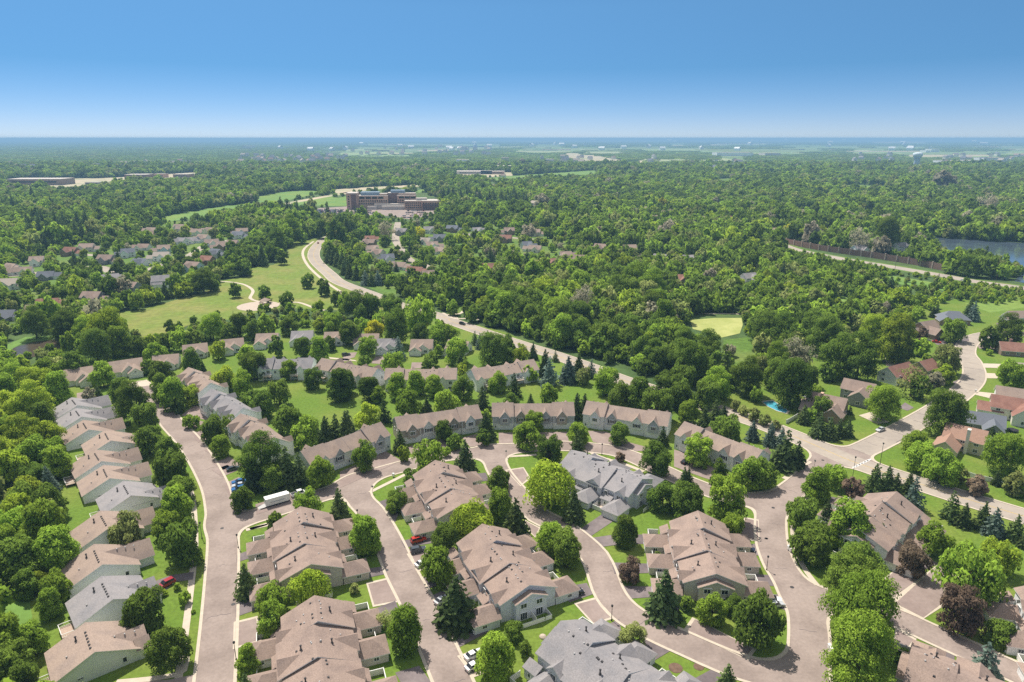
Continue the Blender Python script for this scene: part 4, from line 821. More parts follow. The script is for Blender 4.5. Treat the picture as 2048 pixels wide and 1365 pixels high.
# ------------------------------------------------------------------ trees
def cards(P, N, S, rng, fold=0.0, aspect=1.25, SN=None):
    """one leaf clump card per point: P centres, N facing, S half sizes -> verts, faces (quads, pointed)"""
    n = len(P); a = np.cross(N, rng.normal(size=(n, 3))); a /= np.linalg.norm(a, axis=1, keepdims=True) + 1e-9
    b_ = np.cross(N, a); s = S[:, None]
    V = np.empty((n, 4, 3)); V[:, 0] = P - a*s*aspect; V[:, 1] = P - b_*s*0.8 - N*s*fold; V[:, 2] = P + a*s*aspect; V[:, 3] = P + b_*s*0.8 - N*s*fold
    Q = np.repeat((N if SN is None else unit(SN))[:, None, :], 4, axis=1)
    return np.concatenate([V, Q], axis=2).reshape(-1, 6)
def quadmesh(name, V, m):
    me = D.meshes.new(name); n = len(V)//4
    me.vertices.add(len(V)); me.vertices.foreach_set('co', V[:, :3].astype(np.float32).ravel())
    me.loops.add(n*4); me.loops.foreach_set('vertex_index', np.arange(n*4, dtype=np.int32))
    me.polygons.add(n); me.polygons.foreach_set('loop_start', np.arange(0, n*4, 4, dtype=np.int32)); me.polygons.foreach_set('loop_total', np.full(n, 4, dtype=np.int32))
    me.materials.append(m); me.update(calc_edges=True); me.polygons.foreach_set('use_smooth', [True]*n)
    me.normals_split_custom_set_from_vertices(V[:, 3:].astype(np.float32)); return me
def unit(v): return v/(np.linalg.norm(v, axis=1, keepdims=True) + 1e-9)
def crown(seed, lobes=50, per=205, size=0.046, shape='round', rl=(0.24, 0.42), jit=0.42, gap=0.0):
    """crown of many leaf clumps; radius 1, foliage from z 0.25 to about 2.35"""
    rng = np.random.default_rng(seed); Vs = []
    for i in range(lobes):
        u = rng.uniform(-0.75, 1.0); th = rng.uniform(0, 2*np.pi); rr = rng.uniform(0.45, 0.86)
        c = np.array([np.cos(th)*np.sqrt(1-u*u), np.sin(th)*np.sqrt(1-u*u), u])*rr
        r = rng.uniform(*rl)
        if shape == 'oval': c = c*np.array([0.86, 0.86, 1.18])
        if shape == 'cone': k = 1.0 - 0.62*(c[2]+0.8)/1.7; c = np.array([c[0]*k, c[1]*k, c[2]*1.5]); r *= 0.55 + 0.6*k
        if shape == 'flat': c = c*np.array([1.05, 1.05, 0.62]) + np.array([0, 0, 0.25])
        if shape == 'multi': c = c*np.array([1.0, 1.0, 0.95])*rng.uniform(0.8, 1.12)
        d = unit(rng.normal(size=(int(per*(r/0.33)**2), 3))); d[:, 2] = np.where(d[:, 2] < -0.35, -d[:, 2], d[:, 2])
        rad = r*rng.uniform(0.72, 1.08, size=len(d))[:, None]
        P = c + d*rad*np.array([1, 1, 0.82])
        N = unit(d*1.0 + np.array([0, 0, 0.4]) + rng.normal(size=d.shape)*jit)
        S = size*rng.uniform(0.6, 1.35, size=len(d))
        keep = rng.random(len(d)) > gap
        Vs.append(cards(P[keep], N[keep], S[keep], rng, 0.25, 1.25, (d*0.75 + N*0.45 + np.array([0, 0, 0.35]))[keep]))
    V = np.concatenate(Vs); V[:, :2] /= np.percentile(np.hypot(V[:, 0], V[:, 1]), 96)
    lo, hi = np.percentile(V[:, 2], (1.5, 98.5)); top = dict(cone=3.0, oval=2.55, flat=1.9).get(shape, 2.25)
    V[:, 2] = 0.3 + (V[:, 2]-lo)/(hi-lo)*(top-0.3)
    return V
def willow(seed):
    rng = np.random.default_rng(seed); V = [crown(seed, 44, 150, 0.045, 'multi', (0.16, 0.4), gap=0.3)]
    for i in range(420):
        th = rng.uniform(0, 2*np.pi); r0 = rng.uniform(0.5, 1.02); z0 = 1.25 + math.sqrt(max(0, 1-(r0*0.95)**2))*0.95
        n = 9; t = np.linspace(0, 1, n); P = np.stack([np.cos(th)*(r0+0.06*t), np.sin(th)*(r0+0.06*t), z0-0.15-t*rng.uniform(0.4, 0.85)], 1) + rng.normal(size=(n, 3))*0.02
        N = unit(np.tile([np.cos(th), np.sin(th), 0.4], (n, 1)) + rng.normal(size=(n, 3))*0.5); V.append(cards(P, N, np.full(n, 0.036), rng, 0.1, 1.9))
    return np.concatenate(V)
def conifer(seed, layers=17, n0=15, per=5, loose=0.0):
    """whorls of drooping boughs; height 1, base radius 1 in its own units (scaled separately)"""
    rng = np.random.default_rng(seed); Vs = []
    for k in range(layers):
        t = k/(layers-1); z = 0.05 + 0.93*t**0.92; r = (1-t)**0.82*1.0 + 0.03; n = max(4, int(n0*(1-t*0.75)))
        for j in range(n):
            th = 2*np.pi*(j + rng.uniform(-0.35, 0.35))/n + k*0.7; rr = r*rng.uniform(0.72, 1.1)
            if rng.random() < loose: continue
            m = max(2, int(per*(0.35 + r))); s = np.linspace(0.3, 1.0, m)
            rad = rr*s; P = np.stack([np.cos(th)*rad, np.sin(th)*rad, z - 0.055*s*s*(1-t*0.6) + 0.012*rng.normal(size=m)], 1)
            P[:, :2] += rng.normal(size=(m, 2))*0.05
            N = unit(np.stack([np.cos(th)*0.45*np.ones(m), np.sin(th)*0.45*np.ones(m), np.full(m, 0.9)], 1) + rng.normal(size=(m, 3))*0.38)
            V = cards(P, N, (0.155 - 0.06*t)*(0.75+0.5*rng.random(m)), rng, 0.3, 1.25); V[:, 2] = z + (V[:, 2]-z)*0.42
            Vs.append(V)
    return np.concatenate(Vs)
def trunk_mesh(seed, conif=False, limbs=5):
    B = MB(); rg = random.Random(seed)
    if conif: B.tube((0,0,-0.02),(0,0,0.9),0.09,0.01,7); return B
    pts = [(0,0,-0.06),(rg.uniform(-.02,.02),rg.uniform(-.02,.02),0.4),(rg.uniform(-.05,.05),rg.uniform(-.05,.05),0.85),(rg.uniform(-.08,.08),rg.uniform(-.08,.08),1.5)]
    rad = [0.075,0.055,0.045,0.02]
    for p, q, r0, r1 in zip(pts, pts[1:], rad, rad[1:]): B.tube(p, q, r0, r1, 7, cap=False)
    for k in range(limbs):
        th = 2*math.pi*k/limbs + rg.uniform(-.4,.4); z = rg.uniform(0.4, 0.95); e = (math.cos(th)*0.55, math.sin(th)*0.55, z+rg.uniform(.35,.6))
        B.tube((pts[1][0],pts[1][1],z), e, 0.032, 0.012, 6, cap=False)
        B.tube(e, (e[0]*1.4+rg.uniform(-.1,.1), e[1]*1.4+rg.uniform(-.1,.1), e[2]+.3), 0.012, 0.005, 5, cap=False)
    return B
SH = dict(round=[crown(1), crown(2, 42, 180), crown(3, 60, 150, rl=(0.18,0.36)), crown(17, 50, 165, 0.054, 'multi')], oval=[crown(4, shape='oval'), crown(5, 56, 160, shape='oval')], big=[crown(14, 100, 360, 0.024, 'oval', (0.14, 0.30)), crown(15, 110, 360, 0.024, 'multi', (0.12, 0.32))],
          cone=[crown(6, 46, 170, 0.052, 'cone'), crown(16, 42, 170, 0.052, 'cone')], flat=[crown(7, 46, 150, 0.05, 'flat', (0.16,0.36), gap=0.3), crown(18, 52, 140, 0.05, 'flat', (0.16,0.34), gap=0.3)], multi=[crown(8, 44, 160, 0.053, 'multi', gap=0.15), crown(9, 50, 150, 0.052, 'multi', (0.16,0.5), gap=0.18), crown(19, 36, 190, 0.05, 'multi', (0.14,0.46), gap=0.15)],
          willow=[willow(10)], bare=[crown(12, 40, 60, 0.05, 'multi', gap=0.45)], shrub=[crown(13, 44, 150, 0.06, 'round', (0.3,0.45))],
          spruce=[conifer(21), conifer(22, 16, 14), conifer(23, 18, 15, 5, 0.12), conifer(24, 15, 13, 5, 0.2)])
MESH = {}
def tree_mesh(shape, v, tone):
    key = (shape, v, tone)
    if key not in MESH: MESH[key] = quadmesh('crown', SH[shape][v], LEAVES[tone])
    return MESH[key]
TR = {k: trunk_mesh(k).mesh('trunk', ['bark']) for k in range(4)}; TRC = trunk_mesh(9, True).mesh('trunk', ['bark']); TRP = trunk_mesh(5).mesh('trunk', ['pale_bark'])
TREES = []   # every tree: dict(kind, shape, tone, x, y, R, H, hand)
def T(c, items):
    for it in items:
        x, y, r, tone = it[:4]; shape = it[4] if len(it) > 4 else {'k': 'bare', 'm': 'round', 'l': 'multi', 'y': 'multi', 'o': 'multi'}.get(tone, RND.choice(('round', 'round', 'oval', 'multi')))
        X, Y = px(c, x, y); s = OFF[c][2]; rp = r/s*{'b': .95, 'g': 1.0, 'c': .94}.get(c, .88); z = 6.0
        for _ in range(4):
            gx, gy = at('n', X, Y, z); dep = gy*cp + (CAM_H-z)*sp; Rm = rp*dep/FPX; z = 1.22*Rm
        TREES.append(dict(kind='broadleaf', shape=('big' if Rm > 6.2 and shape in ('round', 'oval', 'multi') else shape), tone=tone, x=gx, y=gy, R=Rm, H=Rm, hand=True))
def SP(c, items):
    for it in items:
        x, yt, yb = it[:3]; tone = it[3] if len(it) > 3 else 's'; rk = it[4] if len(it) > 4 else RND.uniform(0.30, 0.37)
        gx, gy = at(c, x, yb); X, Yt = px(c, x, yt); gy += 1.5; gx *= (gy/(gy-1.5)); lo, hi = 1.0, 40.0
        for _ in range(30):
            m = (lo+hi)/2
            if proj(gx, gy, m)[1] > Yt: lo = m
            else: hi = m
        TREES.append(dict(kind='conifer', shape='spruce', tone=tone, x=gx, y=gy, R=lo*rk, H=lo, hand=True))
T('d', [(1055,215,88,'d'),(1045,330,92,'g'),(975,425,78,'g'),(1060,545,122,'d','round'),(735,472,100,'o'),(830,920,122,'d','round'),(980,1140,128,'d','round'),
  (1605,415,46,'d','oval'),(1590,850,95,'g','multi'),(1600,980,98,'g','multi'),(1820,795,118,'l','willow'),(1450,1215,80,'g','cone'),(1415,272,68,'d'),(1800,285,92,'g','flat'),
  (330,790,85,'g'),(290,895,75,'g'),(195,1100,92,'g','oval'),(280,300,105,'d'),(250,470,140,'g'),(330,590,120,'g'),(60,1230,130,'d'),(80,640,130,'d'),(150,760,90,'d'),(120,1340,110,'d'),
  (50,100,110,'l'),(150,210,90,'l'),(90,330,110,'l'),(60,450,110,'g'),(200,40,110,'g'),(330,60,90,'g'),(20,560,90,'g'),(230,740,70,'l'),(40,1010,60,'g')])
T('d', [(1130,432,30,'o','shrub'),(1035,778,28,'g','cone'),(1080,858,36,'g','shrub'),(957,818,24,'l','shrub'),(1485,495,14,'d','oval'),(1485,605,10,'g','cone'),(1130,930,14,'g','shrub')])
SP('d', [(1450,650,858),(1990,205,405),(300,80,250,'b'),(120,100,240,'b'),(1455,1290,1480)])
T('a', [(775,498,100,'d','round'),(850,578,78,'d'),(860,680,108,'d','flat'),(975,768,90,'d','round'),(1000,900,100,'d'),(705,430,66,'d'),(598,322,68,'g'),(945,310,80,'d'),(1120,245,62,'d'),(940,395,80,'d'),
  (1000,445,78,'g'),(1100,435,66,'l','round'),(1125,582,48,'g'),(1240,632,78,'d'),(1285,742,62,'g','oval'),(1310,345,72,'l'),(1420,365,72,'g'),(1480,272,80,'d'),(1630,420,80,'d','flat'),(1535,500,72,'d','round'),
  (1690,580,98,'d'),(1830,345,58,'d'),(1985,395,78,'d','oval'),(1780,665,92,'g'),(1690,285,58,'g'),(1465,455,58,'d'),(1530,820,140,'d','multi'),(1590,935,72,'d','oval'),(1880,895,85,'g','multi'),
  (1270,172,58,'l'),(1440,185,58,'g'),(1620,162,56,'d'),(1770,165,58,'d'),(1865,180,58,'g'),(1925,130,50,'d','oval'),(1540,580,25,'l','oval'),(1350,600,60,'d','flat'),
  (428,262,82,'d','round'),(340,420,85,'g'),(130,322,60,'l'),(100,380,100,'g'),(220,370,110,'l'),(180,500,120,'l'),(40,335,60,'g'),(250,590,80,'d'),(60,520,90,'l'),(130,680,120,'l'),(280,680,90,'l'),(50,800,100,'l'),(200,800,110,'g'),(320,800,80,'g'),
  (30,650,90,'g'),(520,440,45,'k','shrub'),(260,300,80,'g'),(860,270,50,'d'),(1040,510,40,'d'),(910,190,70,'g'),(700,140,70,'g'),(800,150,65,'d'),(620,60,110,'l'),(500,60,80,'g'),(560,150,90,'d'),(670,50,80,'l'),
  (380,40,90,'d'),(200,25,80,'d'),(1130,100,60,'d'),(1180,90,50,'d'),(1240,40,75,'g'),(1050,120,60,'g'),(960,120,60,'d'),(1340,90,50,'d'),(1400,40,60,'d'),(1480,60,60,'d'),(1560,50,55,'g'),(1690,30,60,'d'),(1870,20,50,'l'),(1950,30,60,'g')])
SP('a', [(580,380,465),(1205,380,450),(1190,238,305),(1910,560,720),(1970,550,705),(2030,530,720),(1850,595,700),(1490,800,1010),(1690,740,980),(1760,775,980),(1580,235,330),(1520,200,300),(1530,265,350),(1235,70,130)])
T('b', [(160,152,55,'g','round'),(310,243,74,'g','flat'),(140,232,42,'d','shrub'),(530,218,48,'d'),(575,178,34,'g'),(510,272,42,'d','shrub'),(682,182,68,'g','round'),(715,255,38,'d','cone'),(715,300,32,'l'),
  (892,228,40,'d','cone'),(900,165,95,'d','multi'),(975,170,60,'d'),(1055,205,55,'l'),(1420,320,50,'o','oval'),(1560,355,78,'g','round'),(170,398,64,'d','round'),(25,365,60,'d'),(335,400,60,'g','oval'),(440,380,52,'g','oval'),(545,390,58,'g','oval'),
  (720,398,66,'d','round'),(925,362,58,'g','round'),(1110,308,48,'g','flat'),(1000,470,54,'d','round'),(1220,445,48,'g'),(400,490,80,'g','multi'),(620,480,72,'g','multi'),(165,560,80,'l','multi'),(220,430,50,'g'),
  (610,655,54,'d','oval'),(670,705,48,'d','oval'),(1095,665,84,'g','round'),(1140,590,58,'g'),(1225,765,78,'d','round'),(1392,660,62,'g','round'),(1635,660,60,'d','round'),(1852,800,92,'d','round'),(1637,802,28,'m','oval'),
  (140,800,74,'g','multi'),(520,780,98,'g','flat'),(410,912,48,'d','oval'),(330,1065,58,'d','round'),(1232,945,142,'l','willow'),(770,1170,128,'l','willow'),(940,1090,80,'g'),(1890,1030,84,'d'),(2010,1060,78,'d'),
  (1665,1245,70,'d','oval'),(620,1285,80,'d'),(1225,1300,80,'g'),(1330,1335,84,'d','oval'),(150,1280,92,'g','oval'),(850,580,42,'g'),(370,790,35,'l','shrub'),(620,770,30,'g','shrub'),(845,690,40,'d','shrub'),
  (1750,440,80,'d'),(1860,490,90,'d'),(1640,450,70,'d'),(1980,420,70,'d'),(2040,540,60,'g'),(1700,420,60,'d'),(1920,400,80,'d'),(200,60,55,'y'),(330,60,80,'d','round'),(460,70,55,'d'),(480,15,40,'y'),(570,80,65,'g'),(640,90,55,'g'),(60,80,60,'d'),(130,40,50,'g'),
  (960,915,45,'d','cone'),(920,950,60,'d','cone')])
SP('b', [(345,100,232,'b',.36),(705,195,300),(820,78,175,'b'),(865,62,145),(790,65,150),(740,120,190),(1200,170,335),(1225,215,395,'b'),(1130,130,235),(1260,180,250),(1335,212,372,'b'),(1395,195,315),(1470,228,345,'b'),(1785,320,395),
  (1020,310,455),(1115,430,515),(835,390,575),(1385,425,585),(1430,430,565),(260,458,610),(55,528,700),(510,450,575),(855,540,705),(355,640,790),(1390,640,785),(1885,622,745),(735,700,895),(1030,1040,1285),(1370,1000,1190),(1080,500,590)])
SP('c', [(175,500,645),(235,470,635),(285,498,605),(455,588,715,'b'),(560,600,745,'b'),(622,628,765,'b'),(645,650,880),(600,730,880),(715,708,865),(55,860,1000),(1165,838,1015),(1240,855,1015),(1290,895,1035),(1365,888,1025),(1390,918,1115,'b'),
  (885,1060,1205),(1195,1190,1346),(1610,1000,1185),(1685,1070,1225),(1795,1062,1235),(1862,1100,1275,'b'),(1985,1140,1305),(2035,1245,1350),(845,538,695),(905,568,708),(962,578,695),(1012,578,692),(755,498,615),(1850,618,700),(1880,880,980),(1025,500,560)])
T('c', [(310,640,88,'d','round'),(145,765,80,'g','round'),(268,935,60,'d','cone'),(440,900,88,'g'),(530,900,78,'d'),(310,1060,118,'g','round'),(85,1070,98,'d'),(340,1190,66,'g'),(838,970,82,'g','oval'),(935,895,78,'g','flat'),(1050,985,56,'m'),
  (750,1150,88,'d'),(815,1300,98,'d','oval'),(1030,1200,120,'g','oval'),(1525,1275,98,'g','flat'),(870,510,58,'d'),(800,560,40,'g'),(360,492,34,'o','shrub'),(415,522,34,'o','shrub'),(470,556,34,'o','shrub'),(530,584,33,'o','shrub'),(595,606,32,'o','shrub'),
  (1230,480,100,'g','multi'),(1600,550,125,'d','multi'),(1408,722,68,'g'),(1450,800,80,'g'),(1570,850,105,'g'),(1660,890,60,'o'),(1930,790,112,'g','multi'),(2030,740,60,'g'),(1780,965,58,'m','shrub'),(1400,350,92,'o','bare'),(1440,400,60,'d','bare'),(1535,335,56,'k'),
  (1592,312,58,'l','round'),(1602,232,74,'o','round'),(460,410,44,'l'),(690,365,130,'d','round'),(430,330,100,'d'),(255,372,92,'g'),(100,250,110,'d'),(725,190,98,'k'),(900,100,105,'d'),(965,215,108,'d'),(1085,235,118,'d'),(1180,60,90,'l'),
  (1300,130,105,'l'),(1240,170,70,'l'),(1445,150,55,'g'),(1450,90,42,'m'),(1340,185,62,'d'),(1640,55,62,'g'),(1480,215,30,'g','shrub'),(1850,110,60,'d'),(1960,70,80,'d'),(1990,330,80,'g'),(1950,300,50,'g'),(1845,185,20,'g'),(1600,90,40,'d'),
  (600,230,80,'g'),(560,140,70,'d'),(540,60,90,'d'),(820,40,90,'d'),(640,80,80,'d'),(480,440,40,'g'),(200,440,70,'d'),(60,450,80,'d'),(40,360,80,'d'),(330,180,30,'k'),(200,170,80,'d'),(60,130,80,'d'),(150,300,70,'d'),(2000,960,60,'o'),(2040,980,50,'g'),
  (780,330,60,'d'),(820,420,50,'g'),(590,330,70,'d'),(520,280,60,'o'),(900,310,45,'d')])
T('g', [(808,545,98,'d'),(950,490,62,'g'),(1090,620,100,'d'),(1045,765,150,'d','multi'),(1110,915,185,'g','oval'),(1090,1195,195,'g','oval'),(1395,632,76,'m'),(1740,705,175,'g','flat'),(1900,600,105,'l','flat'),(1680,930,110,'m'),(1910,1030,82,'d','shrub'),
  (500,1000,132,'d','multi'),(225,915,82,'g'),(350,885,58,'d'),(340,440,64,'g'),(540,782,14,'l'),(470,638,16,'g'),(70,880,35,'d','shrub'),(2030,1120,30,'g','shrub'),(1345,1195,40,'g','shrub')])
SP('g', [(1800,1118,1335,'b',.42),(300,1235,1440)])
T('e', [(690,500,82,'g','oval'),(610,790,34,'o','oval'),(900,1060,115,'g','oval'),(790,970,66,'o','bare'),(860,285,58,'d','round'),(1130,500,75,'d'),(1100,670,110,'g','multi'),(1540,1030,68,'d','shrub'),(1610,1150,42,'d','oval'),(1430,1205,122,'g','oval'),
  (1760,490,80,'g'),(1855,590,88,'d','oval'),(1725,962,18,'g','shrub'),(1345,1180,30,'g','shrub'),(600,415,36,'m','bare')])
SP('e', [(1210,720,1030,'s',.4)])
T('f', [(1025,475,74,'d','oval'),(1055,690,68,'m','multi'),(1075,1062,80,'o','round'),(1215,600,22,'d','shrub'),(1388,880,46,'d','shrub'),(445,758,20,'d','shrub'),(1490,80,20,'g','shrub')])
SP('f', [(1245,690,985,'s',.36),(1390,90,225),(720,220,415)])
# park and verge trees
T('h', [(1375,1000,38,'d'),(1545,1005,42,'d','round'),(1678,1045,42,'d'),(1800,948,35,'d','round'),(1893,985,43,'d','round'),(1275,1125,18,'d'),(1445,780,45,'d'),(1530,800,35,'g'),(1345,880,40,'g'),(1285,880,45,'d'),(1410,858,32,'g'),(1185,935,75,'d'),(1130,950,60,'g'),
  (1240,950,50,'d'),(1650,805,40,'d'),(1600,780,45,'d'),(1620,720,60,'d'),(1700,650,70,'g'),(1760,670,50,'g'),(1890,640,50,'d'),(1500,690,40,'g'),(1570,1050,18,'g','shrub'),(1960,1045,40,'d'),(1990,1050,30,'k'),(800,1060,50,'g'),(860,1030,50,'l'),(740,1040,60,'d'),(650,1090,30,'g'),(700,980,60,'k'),(640,990,60,'d'),(920,1030,40,'g')])
SP('h', [(970,950,1050,'s',.4),(1010,1000,1050)])
T('i', [(285,1050,62,'d','flat'),(470,1130,110,'g','flat'),(80,1080,75,'d'),(180,1090,60,'d'),(20,1060,50,'g'),(595,1060,40,'g'),(530,1030,50,'g'),(660,1100,40,'g'),(770,1130,50,'d'),(830,1130,45,'d'),(830,1070,50,'l'),(900,1040,60,'g'),(1000,980,70,'d'),(1420,1060,80,'k'),(1180,470,55,'k'),(470,670,35,'y'),(1100,650,55,'k'),(270,640,60,'k'),(1800,1290,60,'l'),
  (1650,480,28,'y'),(1890,490,30,'y'),(1620,1010,80,'d'),(1720,930,90,'g'),(1830,970,90,'g')])
T('j', [(670,640,40,'y'),(800,670,55,'k'),(1090,700,70,'k'),(1210,740,60,'k'),(1830,500,70,'k'),(500,920,40,'g'),(1580,350,60,'k'),(1490,790,62,'d'),(1430,720,55,'d'),(1250,665,85,'d'),(1640,835,62,'g'),(1730,845,68,'d'),(1830,855,66,'d'),(1930,870,56,'g'),(1570,800,40,'g')])
SP('i', [(25,820,910),(60,830,930),(100,840,940),(150,880,970,'b'),(185,890,975),(225,880,970,'b'),(395,920,1000),(430,930,1010),(465,940,1020),(500,950,1030),(410,720,790),(880,740,830),(1340,700,760),(330,830,890)])
SP('h', [(1930,740,830),(1955,750,850),(1980,760,860),(2005,770,870),(1915,765,840),(2030,790,885),(700,760,860),(470,840,900),(430,830,890)])
SP('j', [(1720,1040,1170),(1745,1060,1180,'b'),(1530,1080,1160),(1510,1090,1160)])

# self-sown woods: jittered grid, thinner in the old streets, kept off every clearing, roof and street
HANDGRID = {}
for t in TREES: HANDGRID.setdefault((int(t['x']//12), int(t['y']//12)), []).append(t)
def near_hand(x, y, r):
    i, j = int(x//12), int(y//12)
    for a in (-1, 0, 1):
        for bb_ in (-1, 0, 1):
            for t in HANDGRID.get((i+a, j+bb_), ()):
                if (t['x']-x)**2 + (t['y']-y)**2 < (0.75*(t['R']+r))**2: return True
    return False
HG = {}
for X, Y, r in KEEP: HG.setdefault((int(X//40), int(Y//40)), []).append((X, Y, r))
def near_house(x, y, R_):
    i, j = int(x//40), int(y//40)
    for a in (-1, 0, 1):
        for bb_ in (-1, 0, 1):
            for X, Y, r in HG.get((i+a, j+bb_), ()):
                d = math.hypot(x-X, y-Y)
                if d < r + 2 + R_*0.5: return True
                L = math.hypot(X, Y); ux, uy = -X/L, -Y/L; s = (x-X)*ux + (y-Y)*uy; q = abs((x-X)*uy - (y-Y)*ux)
                if 0 < s < 12 + Y*0.05 and q < r*0.75: return True
    return False
HP = [(p, q) for p, q in zip(HWY, HWY[1:])]
def near_line(x, y, pl, w):
    for (x0, y0), (x1, y1) in zip(pl, pl[1:]):
        if min(x0,x1)-w < x < max(x0,x1)+w and min(y0,y1)-w < y < max(y0,y1)+w:
            vx, vy = x1-x0, y1-y0; t = max(0, min(1, ((x-x0)*vx+(y-y0)*vy)/(vx*vx+vy*vy+1e-9)))
            if math.hypot(x-x0-t*vx, y-y0-t*vy) < w: return True
    return False
def bbox(p): return (min(q[0] for q in p), max(q[0] for q in p), min(q[1] for q in p), max(q[1] for q in p), p)
CB = [bbox(p) for p in CLEAR + [PARK]]; NB = bbox(NEAR); SB = [bbox(SUBURB_W), bbox(SUBURB_E)]
SCHOOLB = poly('n', (0,364), (128,357), (128,375), (20,378))
def inb(x, y, B): return B[0] < x < B[1] and B[2] < y < B[3] and inside(x, y, B[4])
HV = poly('j', (640,700), (900,758), (1150,793), (1440,838), (1640,878), (2048,955), (2300,1000), (2300,1060), (2048,1012), (1600,940), (1200,878), (900,815), (640,768)); CB.append(bbox(HV))
LEFTWOOD = bbox(poly('n', (-260,1500), (-200,1150), (-20,700), (10,735), (60,720), (100,745), (125,760), (95,800), (105,870), (120,930), (140,1010), (130,1100), (135,1160), (40,1200), (-30,1260), (40,1300), (30,1420)))
BACKSTRIP = bbox(poly('n', (150,690), (240,665), (330,655), (470,635), (560,620), (640,625), (750,612), (870,640), (960,672), (930,676), (850,668), (700,655), (520,660), (400,680), (330,700), (280,712), (215,700)))
VERGE = bbox(poly('b', (700,-10), (1000,90), (1300,185), (1520,265), (1800,370), (1800,395), (1650,392), (1400,300), (1010,175), (690,10)))
TR_ = bbox(poly('n', (1750,640), (1860,595), (1990,575), (2150,590), (2150,625), (1985,610), (1900,600), (1830,640), (1780,690)))
LOWSCRUB = bbox(poly('j', (640,760), (900,815), (1200,870), (1600,940), (2048,1010), (2300,1040), (2300,1110), (1700,1020), (1400,990), (1150,920), (900,850), (640,790)))
rg = random.Random(99); WOOD = []
def tone_at(x, y):
    n = math.sin(x*0.011+1.3)*math.cos(y*0.009) + 0.6*math.sin(x*0.031+y*0.027); r = rg.random() + 0.22*n
    return 'd' if r < 0.46 else ('g' if r < 0.74 else ('o' if r < 0.88 else ('l' if r < 0.965 else ('k' if r < 0.99 else 'g'))))
def clear_of(X, Y):
    if any(inb(X, Y, q) for q in CB): return 0
    return 1 if any(inb(X*k, Y*k, q) for q in CB for k in (1.035, 1.07, 1.1)) else 2
def sow(y0, y1, cell, prob_fn, rmul):
    y = y0
    while y < y1:
        hw = y*0.80 + 40; x = -hw
        while x < hw:
            X, Y = x + rg.uniform(-.42, .42)*cell, y + rg.uniform(-.42, .42)*cell; Rr = cell*rmul*rg.choice((0.68, 0.82, 0.95, 1.05, 1.2, 1.42))*rg.uniform(0.92, 1.08)*(1 + 0.16*math.sin(X*0.017+1)*math.cos(Y*0.013))*(0.72 if any(inb(X, Y, q) for q in SB) else (0.62 if inb(X, Y, TR_) or inb(X, Y, LOWSCRUB) else 1.0))
            if rg.random() < prob_fn(X, Y) and road_d(X, Y) > Rr*0.8 + 3 and (Y < 330 or (road_d(X*1.03, Y*1.03) > 0 and road_d(X*1.055, Y*1.055) > 0 and road_d(X*1.08, Y*1.08) > 0)) and clear_of(X, Y) and not near_hand(X, Y, Rr) and not near_house(X, Y, Rr) and not near_line(X, Y, HWY, 15) and not any(near_line(X, Y, pl, 5.5) for pl in SUB):
                if clear_of(X, Y) == 1:
                    if rg.random() < (0.9 if Y < 1000 else 0.25): WOOD.append((X, Y, Rr*rg.uniform(0.35, 0.6)))
                else: WOOD.append((X, Y, Rr))
            x += cell
        y += cell
def p_near(X, Y):
    if inb(X, Y, LEFTWOOD): return 0.95
    if inb(X, Y, BACKSTRIP): return 0.95
    if inb(X, Y, TR_): return 0.85
    if inb(X, Y, NB): return 0.0
    if inb(X, Y, VERGE): return 0.0
    for s in SB:
        if inb(X, Y, s): return 0.48
    if Y < 560 and X > 260: return 0.72
    return 0.95
sow(95, 720, 7.2, p_near, 0.66); sow(720, 1500, 9.2, p_near, 0.66)
def p_far(X, Y):
    n = math.sin(X*0.0031+2)*math.cos(Y*0.0027+1) + 0.5*math.sin(X*0.009-Y*0.006) + 0.35*math.sin(X*0.021+Y*0.017)
    return 0.92 if n > -0.8 else 0.45
sow(1500, 2200, 11.0, p_far, 0.66); sow(2200, 3000, 13.0, p_far, 0.64)
def scrub(B, cell, prob):      # bright low bushes on the banks of the highway and behind the side street
    y = B[2]
    while y < B[3]:
        x = B[0]
        while x < B[1]:
            X, Y = x + rg.uniform(-.5, .5)*cell, y + rg.uniform(-.5, .5)*cell
            if inb(X, Y, B) and rg.random() < prob*(0.6 + 0.5*math.sin(X*0.06)*math.cos(Y*0.05)) and road_d(X, Y) > 4 and not near_house(X, Y, 2) and not near_line(X, Y, HWY, 10): SCRUB.append((X, Y, rg.uniform(1.1, 2.5)))
            x += cell
        y += cell
SCRUB = []; scrub(LOWSCRUB, 4.6, 0.7); scrub(TR_, 4.6, 0.55)
CON = [bbox(poly('h', (150,670), (330,640), (520,660), (520,730), (300,790), (170,740))), bbox(poly('h', (1630,560), (2048,540), (2200,560), (2100,610), (1650,620))), bbox(poly('i', (560,480), (680,470), (1100,490), (1100,520), (600,500)))]
pool = []
for X, Y, Rr in WOOD:
    cf = Y < 1500 and ((rg.random() < 0.6 and any(inb(X, Y, q) for q in CON)) or rg.random() < 0.012)
    pool.append(dict(kind='conifer' if cf else 'broadleaf', shape='spruce' if cf else rg.choice(('round', 'oval', 'multi', 'round')), tone='s' if cf else tone_at(X, Y), x=X, y=Y,
                     R=Rr*(0.8 if cf else 1), H=(Rr*3.4 if cf else Rr), hand=False))
for X, Y, Rr in SCRUB: pool.append(dict(kind='broadleaf', shape='round', tone=rg.choice('lgglo'), x=X, y=Y, R=Rr, H=Rr, hand=False))
ALL = TREES + pool
def appsize(t): return t['R']*(1 if t['kind'] == 'broadleaf' else 1.6)/math.hypot(t['x'], t['y'], CAM_H)
